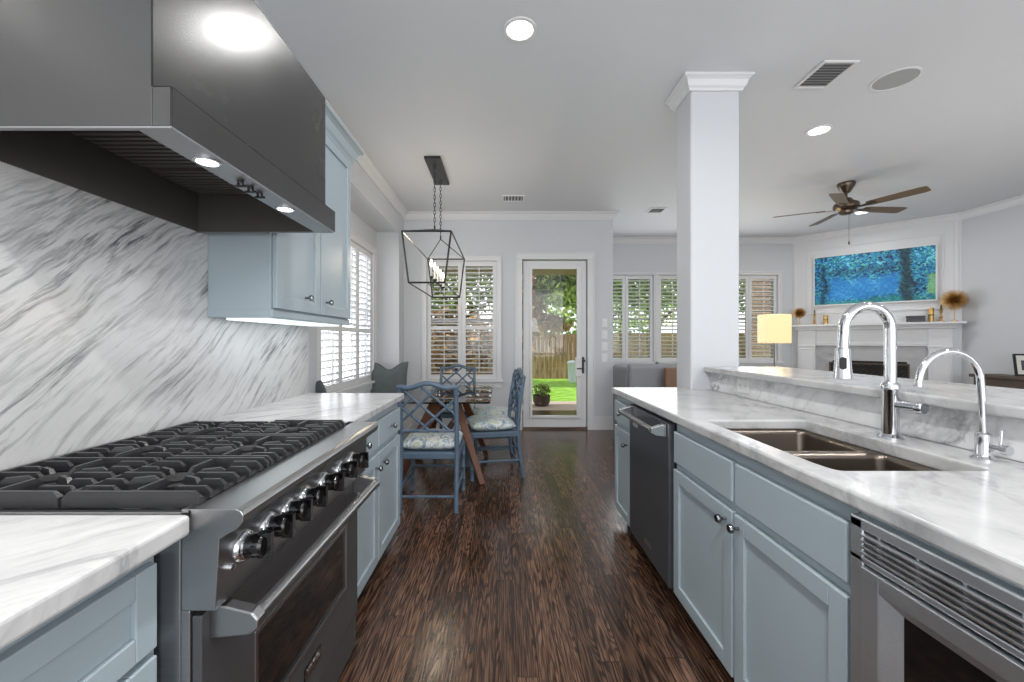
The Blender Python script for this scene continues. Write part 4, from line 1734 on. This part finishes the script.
for k in range(5):
    y = 4.0+k*.192
    cnd = MB().lathe([(.010, 1.865), (.010, 1.96), (0, 1.96)], (X0, y, 0), 12).build('candle_sleeve', 'paper', rail, smooth=True)
    MB().lathe([(.006, 1.84), (.022, 1.862), (.024, 1.868), (.010, 1.868)], (X0, y, 0), 14).build('candle_cup', 'black_iron', cnd, smooth=True)
    MB().lathe([(.006, 1.96), (.011, 1.975), (.013, 1.99), (.008, 2.015), (0, 2.035)], (X0, y, 0), 12).build('bulb', 'candle_bulb', cnd, smooth=True)
    pl = bpy.data.lights.new('candle_light', 'POINT')
    pl.energy = 2.2
    pl.color = (1, .85, .65)
    pl.shadow_soft_size = .02
    po = bpy.data.objects.new('candle_light', pl)
    COL.objects.link(po)
    po.location = (X0, y, 2.06)

def chain(a, b_, root, n=None):
    a, b_ = Vector(a), Vector(b_)
    ln = (b_-a).length
    n = int(ln/.036)
    d = (b_-a)/n
    dn = d.normalized()
    up = Vector((1, 0, 0))
    s1 = dn.cross(up).normalized()
    mb = MB()
    for i in range(n):
        c = a+d*(i+.5)
        side = s1 if i % 2 else up
        pts = []
        for k in range(10):
            t_ = 2*PI*k/10
            pts.append(c+dn*math.cos(t_)*d.length*.66+side*math.sin(t_)*.010)
        mb.tube(pts, .003, 5, closed=True)
    mb.build('chain', 'black_iron', root)
chain((X0, 4.19, CEIL-.028), (X0, 4.19, PK+.04), r)
chain((X0, 4.59, CEIL-.028), (X0, 4.59, PK+.04), r)

# ---------------------------------------------------------------- ceiling fixtures
def can(x, y, label, watts, rad=.075):
    r = thing('recessed_light', label, 'ceiling light', (x, y, CEIL), group='round recessed ceiling lights')
    MB().lathe([(rad+.022, -.001), (rad+.020, -.007), (rad+.002, -.009), (rad, -.004), (rad, -.001)], (x, y, CEIL), 36).build('trim_ring', 'white_plastic', r, smooth=True)
    MB().lathe([(rad-.001, -.002), (rad*.9, -.006), (0, -.007)], (x, y, CEIL), 36).build('lamp_disc', 'lamp_glow', r, smooth=True)
    area('can_light', (x, y, CEIL-.015), (0, 0, 0), rad*1.7, rad*1.7, watts, (1, .985, .96), 'DISK', 170)
can(.098, 2.40, 'round recessed ceiling light above the kitchen aisle', 6)
can(2.70, 3.546, 'round recessed ceiling light right of the column', 9)
can(5.02, 5.80, 'round recessed ceiling light behind the ceiling fan', 9)
for k, (x, y, e_) in enumerate(((.10, -.3, 30), (.1, 1.0, 17), (2.7, .8, 18), (4.6, 2.4, 16))):  # unseen fill lights added near the ceiling, without fixtures, to brighten the rooms
    area('ceiling_fill', (x, y, CEIL-.015), (0, 0, 0), .13, .13, e_, (1, .985, .96), 'DISK', 170)

def vent(label, x0, x1, y0, y1, n, axis='X'):
    r = thing('ceiling_vent', label, 'vent', ((x0+x1)/2, (y0+y1)/2, CEIL))
    mb = MB()
    b_ = .02
    z0, z1 = CEIL-.012, CEIL-.001
    mb.box(x0, x1, y0, y0+b_, z0, z1)
    mb.box(x0, x1, y1-b_, y1, z0, z1)
    mb.box(x0, x0+b_, y0+b_, y1-b_, z0, z1)
    mb.box(x1-b_, x1, y0+b_, y1-b_, z0, z1)
    mb.build('frame', 'white_plastic', r, bev=.002)
    MB().box(x0+b_, x1-b_, y0+b_, y1-b_, CEIL-.003, CEIL-.001).build('duct_opening', 'vent_dark', r)
    mb = MB()
    for k in range(n):
        if axis == 'X':
            y = y0+b_+(y1-y0-2*b_)*(k+.5)/n
            mb.prism([(y-.007, z0+.001), (y-.005, z0+.001), (y+.007, z1-.001), (y+.005, z1-.001)], 'X', x0+b_, x1-b_)
        else:
            x = x0+b_+(x1-x0-2*b_)*(k+.5)/n
            mb.prism([(x-.007, z0+.001), (x-.005, z0+.001), (x+.007, z1-.001), (x+.005, z1-.001)], 'Y', y0+b_, y1-b_)
    mb.build('slats', 'white_plastic', r)
vent('white ceiling air vent near the round speaker', 2.06, 2.29, 2.66, 2.95, 9)
vent('small ceiling air vent beyond the lantern chandelier', -.01, .27, 5.12, 5.34, 6, 'Y')
vent('small ceiling air vent just left of the column, over living room', 2.0, 2.22, 5.60, 5.82, 6)
r = thing('ceiling_speaker', 'round grey ceiling speaker beside the air vent', 'speaker', (2.70, 2.856, CEIL))
MB().lathe([(.135, -.001), (.135, -.006), (.122, -.008), (.120, -.004), (.12, -.001)], (2.70, 2.856, CEIL), 40).build('ring', 'white_plastic', r, smooth=True)
MB().lathe([(.120, -.002), (.118, -.0055), (0, -.0065)], (2.70, 2.856, CEIL), 40).build('grille', 'speaker_mesh', r, smooth=True)

# ceiling fan
fx, fy = 3.92, 4.74
r = thing('ceiling_fan', 'bronze ceiling fan with five brown blades over the living room', 'ceiling fan', (fx, fy, CEIL))
MB().lathe([(.085, -.001), (.088, -.02), (.075, -.05), (.045, -.10), (.03, -.115), (0, -.115)], (fx, fy, CEIL), 28).build('ceiling_mount', 'bronze', r, smooth=True)
MB().cyl((fx, fy, CEIL-.11), (fx, fy, 2.86), .013).build('downrod', 'bronze', r, smooth=True)
MB().lathe([(.02, 2.88), (.05, 2.87), (.07, 2.84), (.115, 2.815), (.125, 2.79), (.12, 2.76), (.09, 2.735), (.07, 2.725), (.065, 2.70), (.045, 2.69), (0, 2.685)], (fx, fy, 0), 32).build('motor_housing', 'bronze', r, smooth=True)
for a in (-65, 5, 79, 152, 224):
    M = Matrix.Translation((fx, fy, 2.755)) @ Matrix.Rotation(R(a), 4, 'Z') @ Matrix.Rotation(R(-12), 4, 'X')
    mb = MB()
    o2 = [(.20, -.048), (.24, -.056), (.45, -.066), (.66, -.068), (.70, -.060), (.705, -.03), (.70, .05), (.66, .062), (.45, .060), (.24, .052), (.20, .046)]
    mb.prism(o2, 'Z', -.004, .004, M)
    bl = mb.build('blade', 'fan_blade', r, bev=.002)
    mb = MB()
    mb.prism([(.08, -.02), (.16, -.018), (.26, -.04), (.28, 0), (.26, .04), (.16, .018), (.08, .02)], 'Z', -.011, -.004, M)
    mb.build('blade_iron', 'bronze', bl, bev=.001)
mb = MB()
mb.cyl((fx-.01, fy-.05, 2.70), (fx-.01, fy-.05, 2.37), .0018, 6)
mb.lathe([(.0, 2.38), (.006, 2.37), (.009, 2.345), (.007, 2.335), (0, 2.333)], (fx-.01, fy-.05, 0), 12)
mb.build('pull_chain', 'bronze', r)

# ---------------------------------------------------------------- wall switches
for k, z in enumerate((1.50, 1.335, 1.17, 1.01)):
    lab = ('topmost', 'second from top', 'third from top', 'lowest')[k]
    r = thing('wall_switch', lab+' of four white switch plates right of the glass door', 'switch', (1.425, BY, z), group='white switch plates right of the glass door')
    MB().box(1.385, 1.465, BY-.007, BY-.0005, z-.058, z+.058).build('plate', 'white_plastic', r, bev=.002)
    MB().box(1.409, 1.441, BY-.011, BY-.007, z-.032, z+.032).build('rocker', 'white_plastic', r, bev=.002)

# ---------------------------------------------------------------- fireplace
FR = (5.06, 7.26, 0)
def fthing(name, label, cat, t_, d_, z_, group=None):
    u = Vector((math.cos(R(-45)), math.sin(R(-45)), 0))
    n_ = Vector((-.7071, -.7071, 0))
    p = Vector(FR)+u*t_+n_*d_+Vector((0, 0, z_))
    return thing(name, label, cat, p, R(-45), group)
r = fthing('fireplace', 'white corner fireplace mantel with marble surround', 'fireplace', 0, 0, 0)
def fb(mb, t0, t1, d0, d1, z0, z1):
    mb.box(t0, t1, -d1, -d0, z0, z1)
mb = MB()
fb(mb, .03, 1.96, .001, .235, 1.485, 1.52)
fb(mb, 1.96, 2.03, .055, .235, 1.485, 1.52)
fb(mb, .06, 1.95, .001, .17, 1.455, 1.485)
fb(mb, .08, 1.93, .001, .15, 1.425, 1.455)
mb.build('mantel_shelf', 'trim_paint', r, local=True, bev=.005)
mb = MB()
fb(mb, .14, 1.86, .001, .10, 1.17, 1.425)
fb(mb, .34, 1.66, .10, .106, 1.20, 1.215)
mb.build('frieze', 'trim_paint', r, local=True, bev=.004)
for t0 in (.10, 1.66):
    mb = MB()
    fb(mb, t0, t0+.24, .001, .12, 0, 1.425)
    fb(mb, t0-.012, t0+.252, .001, .135, 0, .16)
    fb(mb, t0-.008, t0+.248, .001, .13, 1.15, 1.175)
    for (a, b_, c, d) in ((.02, .04, .2, 1.12), (.20, .22, .2, 1.12), (.04, .20, .2, .22), (.04, .20, 1.10, 1.12)):
        fb(mb, t0+a, t0+b_, .12, .127, c, d)
    mb.build('pilaster', 'trim_paint', r, local=True, bev=.003)
mb = MB()
fb(mb, .34, .56, .001, .06, 0, 1.17)
fb(mb, 1.44, 1.66, .001, .06, 0, 1.17)
fb(mb, .56, 1.44, .001, .06, .93, 1.17)
mb.build('marble_surround', 'marble_grey', r, local=True)
mb = MB()
fb(mb, .56, 1.44, .001, .01, 0, .93)
mb.build('firebox', 'black_matte', r, local=True)
# over-mantel panelling
mb = MB()
for (a, b_, c, d) in ((.02, .06, 1.53, 2.93), (1.92, 1.96, 1.53, 2.93)):
    fb(mb, a, b_, .001, .016, c, d)
for (a, b_, c, d) in ((.20, .22, 1.70, 2.80), (1.80, 1.82, 1.70, 2.80), (.22, 1.80, 1.70, 1.72), (.22, 1.80, 2.78, 2.80)):
    fb(mb, a, b_, .001, .014, c, d)
mb.build('overmantel_panel', 'trim_paint', r, local=True, bev=.003)
# fire screen
r = fthing('fire_screen', 'dark bronze fire screen with scrolled lattice in front of the hearth', 'fire screen', 1.0, .16, 0)
mb = MB()
mb.box(-.47, -.45, -.012, .012, 0, .90)
mb.box(.45, .47, -.012, .012, 0, .90)
mb.box(-.47, .47, -.012, .012, .88, .905)
mb.box(-.47, .47, -.012, .012, .02, .045)
mb.build('frame', 'dark_wood', r, local=True)
mb = MB()
for i in range(13):
    for j in range(12):
        c_ = Vector((-.432+i*.072, 0, .08+j*.072))
        pts = [c_+Vector((.034*math.cos(2*PI*k/8), 0, .034*math.sin(2*PI*k/8))) for k in range(8)]
        mb.tube(pts, .004, 4, closed=True)
mb.build('lattice', 'bronze', r, local=True)
mb = MB()
mb.box(-.45, .45, .004, .008, .04, .88)
mb.build('mesh_backing', 'black_matte', r, local=True)
# painting
r = fthing('framed_painting', 'wide blue and green dappled painting in thin white frame above mantel', 'painting', 0, 0, 0)
P0, P1, PZ0, PZ1 = .305, 1.755, 1.83, 2.655
mb = MB()
fb(mb, P0, P1, .016, .045, PZ0, PZ0+.018)
fb(mb, P0, P1, .016, .045, PZ1-.018, PZ1)
fb(mb, P0, P0+.018, .016, .045, PZ0+.018, PZ1-.018)
fb(mb, P1-.018, P1, .016, .045, PZ0+.018, PZ1-.018)
mb.build('frame', 'white_plastic', r, local=True)
mb = MB()
fb(mb, P0+.017, P1-.017, .017, .038, PZ0+.017, PZ1-.017)
mb.build('canvas', 'painting_canvas', r, local=True)

def urchin(label, t_, z_, rad, stem):
    r = fthing('brass_starburst', label, 'ornament', t_, .17, z_, 'spiky brass starburst ornaments on the mantel')
    c = Vector((0, 0, stem+rad*.82))
    mb = MB()
    N_ = 420
    for k in range(N_):
        ph = math.acos(1-2*(k+.5)/N_)
        th = PI*(1+5**.5)*k
        d = Vector((math.sin(ph)*math.cos(th), math.sin(ph)*math.sin(th), math.cos(ph)))
        mb.tube([c+d*rad*.1, c+d*rad*(.85+.15*random.random())], [.003, .0016], 3)
    mb.build('spikes', 'brass', r, local=True)
    mb = MB()
    mb.lathe([(.035, .0005), (.035, .012), (.008, .016), (.0045, .03), (.0045, stem+rad*.7), (0, stem+rad*.7)], (0, 0, 0), 16)
    mb.build('stand', 'brass', r, local=True, smooth=True)
urchin('large spiky brass starburst at the right end of the mantel', 1.915, 1.52, .156, .17)
urchin('small spiky brass starburst at the left end of the mantel', .13, 1.52, .10, .12)

def candlestick(label, t_):
    r = fthing('candlestick', label, 'candlestick', t_, .09, 1.52, 'turned brass candlesticks on the mantel')
    mb = MB().lathe([(.04, .0005), (.04, .012), (.018, .022), (.012, .05), (.022, .065), (.012, .08), (.010, .12), (.020, .135), (.011, .15), (.018, .17), (.022, .18), (.0, .18)], (0, 0, 0), 18)
    mb.build('stick', 'brass', r, local=True, smooth=True)
    MB().lathe([(.011, .18), (.011, .245), (0, .248)], (0, 0, 0), 12).build('candle', 'green_candle', r, local=True, smooth=True)
candlestick('brass candlestick near the left starburst on the mantel', .33)
candlestick('brass candlestick near the large right starburst on the mantel', 1.79)
def canister(label, t_, h_):
    r = fthing('brass_vase', label, 'vase', t_, .10, 1.52, 'small brass cylinder vases on the mantel')
    MB().lathe([(.030, .0005), (.032, .01), (.030, h_*.5), (.032, h_*.9), (.028, h_), (.024, h_), (.024, h_-.03), (0, h_-.03)], (0, 0, 0), 20).build('body', 'brass', r, local=True, smooth=True)
    MB().lathe([(.0335, h_*.45), (.0335, h_*.55)], (0, 0, 0), 20).build('band', 'green_candle', r, local=True, smooth=True)
canister('short brass cylinder vase on the left of the mantel', .48, .15)
canister('taller brass cylinder vase on the right of the mantel', 1.69, .20)
r = fthing('decorative_box', 'small dark stone box on the mantel below the painting', 'box', 1.53, .10, 1.52)
MB().box(-.10, .10, -.05, .05, .0005, .065).build('box_base', 'slate_box', r, local=True, bev=.004)
MB().box(-.103, .103, -.053, .053, .066, .095).build('box_lid', 'slate_box', r, local=True, bev=.006)

# ---------------------------------------------------------------- living room furniture
r = thing('table_lamp', 'table lamp with glowing yellow square shade behind the raised bar', 'lamp', (3.66, 5.6, .6))
MB().prism([(-.17, -.10), (.17, -.10), (.17, .10), (-.17, .10)], 'Z', 1.215, 1.60, Matrix.Translation((3.66, 5.6, 0))).build('lamp_shade', 'shade_glow', r, bev=.01)
mb = MB().lathe([(.09, .6005), (.09, .62), (.02, .63), (.008, .66), (.007, 1.22), (0, 1.22)], (3.66, 5.6, 0), 24)
mb.build('lamp_base', 'bronze', r, smooth=True)
pl = bpy.data.lights.new('lamp_bulb', 'POINT')
pl.energy = 6
pl.color = (1, .78, .45)
pl.shadow_soft_size = .1
po = bpy.data.objects.new('lamp_bulb', pl)
COL.objects.link(po)
po.location = (3.66, 5.6, 1.68)
r = thing('side_table', 'dark side table carrying the yellow lamp', 'table', (3.66, 5.6, 0))
MB().box(3.36, 3.96, 5.35, 5.85, .56, .60).build('tabletop', 'dark_wood', r, bev=.005)
for sx in (3.40, 3.92):
    for sy in (5.39, 5.81):
        MB().box(sx-.02, sx+.02, sy-.02, sy+.02, 0, .56).build('leg', 'dark_wood', r)

def armchair(name, label, cat, x0, x1, y0, y1, top, mat):
    r = thing(name, label, cat, ((x0+x1)/2, (y0+y1)/2, 0))
    MB().box(x0+.16, x1-.16, y0+.12, y1, .12, .42).build('base', mat, r, bev=.03, bseg=3)
    mb = MB()
    mb.prism([(y0+.02, .10), (y0-.06, top-.03), (y0-.02, top), (y0+.10, top), (y0+.20, .45), (y0+.2, .10)], 'X', x0+.02, x1-.02)
    mb.build('backrest', mat, r, bev=.03, bseg=3)
    for s in (0, 1):
        a = x0 if s == 0 else x1-.16
        MB().box(a, a+.16, y0+.04, y1, .10, top-.035).build('arm', mat, r, bev=.04, bseg=3)
    MB().box(x0+.17, x1-.17, y0+.21, y1-.01, .425, .56).build('seat_cushion', mat, r, bev=.04, bseg=3)
    for sx in (x0+.08, x1-.08):
        for sy in (y0+.1, y1-.08):
            MB().cyl((sx, sy, 0), (sx, sy, .11), .025).build('foot', 'dark_wood', r)
    return r
armchair('sofa', 'grey sofa with its back to the kitchen, left of the column', 'sofa', 1.53, 2.80, 5.12, 5.81, .955, 'sofa_fabric')
r = thing('leather_stool', 'small brown leather backed stool between sofa and column', 'stool', (2.10, 4.75, 0))
MB().box(1.93, 2.37, 4.55, 4.95, .42, .52).build('seat', 'brown_leather', r, bev=.03, bseg=3)
MB().box(1.93, 2.37, 4.93, 5.0, .50, .93).build('backrest', 'brown_leather', r, bev=.025, bseg=3)
for sx in (1.96, 2.34):
    for sy in (4.58, 4.95):
        MB().cyl((sx, sy, 0), (sx, sy, .43), .018).build('leg', 'dark_wood', r)
r = thing('console_table', 'dark wood console table against the right living room wall', 'table', (6.25, 4.6, 0))
MB().box(6.08, 6.45, 3.7, 5.42, .78, .82).build('tabletop', 'dark_wood', r, bev=.004)
MB().box(6.11, 6.45, 3.73, 5.39, .45, .78).build('drawer_box', 'dark_wood', r, bev=.003)
for sx in (6.14, 6.42):
    for sy in (3.76, 5.36):
        MB().box(sx-.025, sx+.025, sy-.025, sy+.025, 0, .45).build('leg', 'dark_wood', r)
r = thing('picture_frame', 'black framed small picture leaning on the console table', 'picture frame', (6.3, 5.0, .82))
M = Matrix.Translation((6.33, 5.0, .8215)) @ Matrix.Rotation(R(-25), 4, 'Z') @ Matrix.Rotation(R(-10), 4, 'X')
mb = MB()
for (a, b_, c, d) in ((-.11, .11, 0, .02), (-.11, .11, .25, .27), (-.11, -.09, .02, .25), (.09, .11, .02, .25)):
    mb.box(a, b_, -.01, .01, c, d, M)
mb.build('frame', 'black_matte', r)
MB().box(-.091, .091, -.004, .006, .019, .251, M).build('mat_board', 'paper', r)
MB().box(-.05, .05, -.006, -.003, .07, .19, M).build('print', 'slate_box', r)

# things on a sill-high table seen just over the bar next to the lamp
for k, (x, lb) in enumerate(((3.30, 'dark rounded bowl seen just over the bar left of lamp'),)):
    pass

# ---------------------------------------------------------------- outdoors
struct(MB().box(-16, 24, 7.42, 40, -.30, -.12).build('lawn', 'grass_turf'), 'bright green lawn beyond the glass door', 'lawn')
struct(MB().box(-16, -1.96, -3, 7.42, -.30, -.12).build('side_yard', 'patio_stone'), 'paved side yard outside the alcove window', 'ground')
struct(MB().box(-1.95, 4.5, 7.5, 9.0, -.12, -.06).build('patio', 'patio_stone'), 'pale stone patio outside the door', 'patio')
struct(MB().box(-1.95, 1.39, 5.99, 7.5, -.12, -.03).build('porch_slab', 'patio_stone'), 'stone porch slab directly outside the door', 'patio')
struct(MB().box(-3.2, 1.39, 5.99, 7.9, 2.50, 2.62).build('porch_soffit', 'soffit'), 'tan porch soffit above the door and window', 'soffit')
# fence
r = thing('garden_fence', 'tall brown board fence across the back of the garden', 'fence', (3, 15, -.12))
mb = MB()
x = -9.
while x < 17:
    wd = .138
    mb.box(x, x+wd, 15, 15.02, -.12, 1.50+random.uniform(-.012, .012))
    x += wd+.006
mb.build('boards', 'fence_wood', r)
mb = MB()
for z in (.1, .75, 1.3):
    mb.box(-9, 17, 15.02, 15.06, z, z+.08)
mb.build('rails', 'fence_wood', r)
# neighbouring house behind left window
r = thing('neighbour_house', 'brick and pale sided neighbouring house beyond the side window', 'building', (-5.5, 9, 0))
MB().box(-7.5, -4.6, 4.5, 9.2, -.12, 1.5).build('brick_wall', 'brick', r)
MB().box(-7.52, -4.6, 4.5, 9.2, 1.5, 3.6).build('siding_wall', 'siding', r)
mb = MB().prism([(4.2, 3.6), (9.5, 3.6), (6.85, 5.2)], 'X', -7.7, -4.3)
mb.build('roof', 'vent_dark', r)

def crown_blob(mb, c, rad, n, size):
    for _ in range(n):
        while True:
            p = Vector((random.uniform(-1, 1), random.uniform(-1, 1), random.uniform(-1, 1)))
            if .25 < p.length < 1:
                break
        P = Vector(c)+Vector((p.x*rad[0], p.y*rad[1], p.z*rad[2]))
        a = Vector((random.gauss(0, 1), random.gauss(0, 1), random.gauss(0, 1))).normalized()
        b_ = a.cross(Vector((random.gauss(0, 1), random.gauss(0, 1), random.gauss(0, 1)))).normalized()
        s_ = size*random.uniform(.6, 1.3)
        mb.quad(P-a*s_, P-b_*s_*.5, P+a*s_, P+b_*s_*.5)

def tree(label, x, y, h, blobs, mat, n, size=.10, trunk=.10):
    r = thing('garden_tree', label, 'tree', (x, y, -.12))
    mb = MB()
    mb.tube([(x, y, -.12), (x+.05, y, h*.4), (x-.05, y+.1, h*.8)], [trunk, trunk*.8, trunk*.4], 10)
    for k in range(6):
        a = k*1.05
        z = h*(.45+.07*k)
        mb.tube([(x, y, z), (x+math.cos(a)*.6, y+math.sin(a)*.6, z+.5), (x+math.cos(a)*1.2, y+math.sin(a)*1.2, z+.7)], [.05, .035, .015], 6)
    mb.build('trunk', 'bark', r, smooth=True)
    mb = MB()
    for (c, rad, f) in blobs:
        crown_blob(mb, (x+c[0], y+c[1], c[2]), rad, int(n*f), size)
    mb.build('foliage', mat, r)
tree('green leafy tree hanging over the fence beyond the door', 2.8, 12.2, 3.6, [((0, 0, 3.6), (1.9, 1.2, 1.35), 1), ((-.9, 0, 2.9), (1.0, .8, .7), .35)], 'leaf_green', 3600)
tree('rust coloured tree left of the door view', .55, 12.8, 3.0, [((0, 0, 2.7), (.85, .8, 1.3), 1), ((.6, 0, 1.75), (1.0, .5, .35), .25)], 'leaf_rust', 2200)
tree('mixed green tree outside the nook window', -1.6, 11.5, 3.6, [((0, 0, 3.2), (2.2, 1.0, 1.5), 1)], 'leaf_green', 3600)
tree('brown leaved shrub tree low outside the nook window', -1.2, 10.2, 1.6, [((0, 0, 1.1), (2.0, .8, .95), 1)], 'leaf_rust', 2200)
tree('pale green tree behind the fence', 3.6, 17.5, 3.4, [((0, 0, 3.0), (4.2, 1.2, 1.9), 1)], 'leaf_light', 4200, .14)
tree('green tree outside the leftmost living room window', 4.4, 12.3, 3.6, [((0, 0, 3.6), (2.0, 1.1, 1.4), 1)], 'leaf_green', 3200)
tree('green tree beyond the right end of the fence', 9.0, 13.2, 3.6, [((0, 0, 3.4), (2.6, 1.1, 1.5), 1)], 'leaf_green', 3000)
r = thing('brick_garden_wall', 'brown brick wall outside the living room window by the lamp', 'wall', (9.5, 11, 0))
MB().box(6.6, 12.5, 11.0, 11.3, -.12, 3.2).build('brick_face', 'brick', r)
# planter
r = thing('potted_plant', 'leafy green plant in a dark clay pot on the patio', 'plant', (.82, 8.4, -.06))
MB().lathe([(.13, -.059), (.17, .02), (.175, .12), (.18, .13), (.18, .15), (.16, .15), (.15, .12), (0, .12)], (.78, 8.4, 0), 24).build('pot', 'pot_clay', r, smooth=True)
mb = MB()
crown_blob(mb, (.78, 8.4, .24), (.22, .2, .13), 240, .04)
mb.build('foliage', 'leaf_green', r)
r = thing('garden_bin', 'pale blue bin standing on the lawn beyond the door', 'bin', (2.3, 13.8, -.12))
MB().lathe([(.12, -.119), (.14, .1), (.155, .50), (.17, .52), (.155, .56), (.09, .59), (0, .60)], (2.3, 13.8, 0), 20).build('bin_body', 'pale_blue', r, smooth=True)
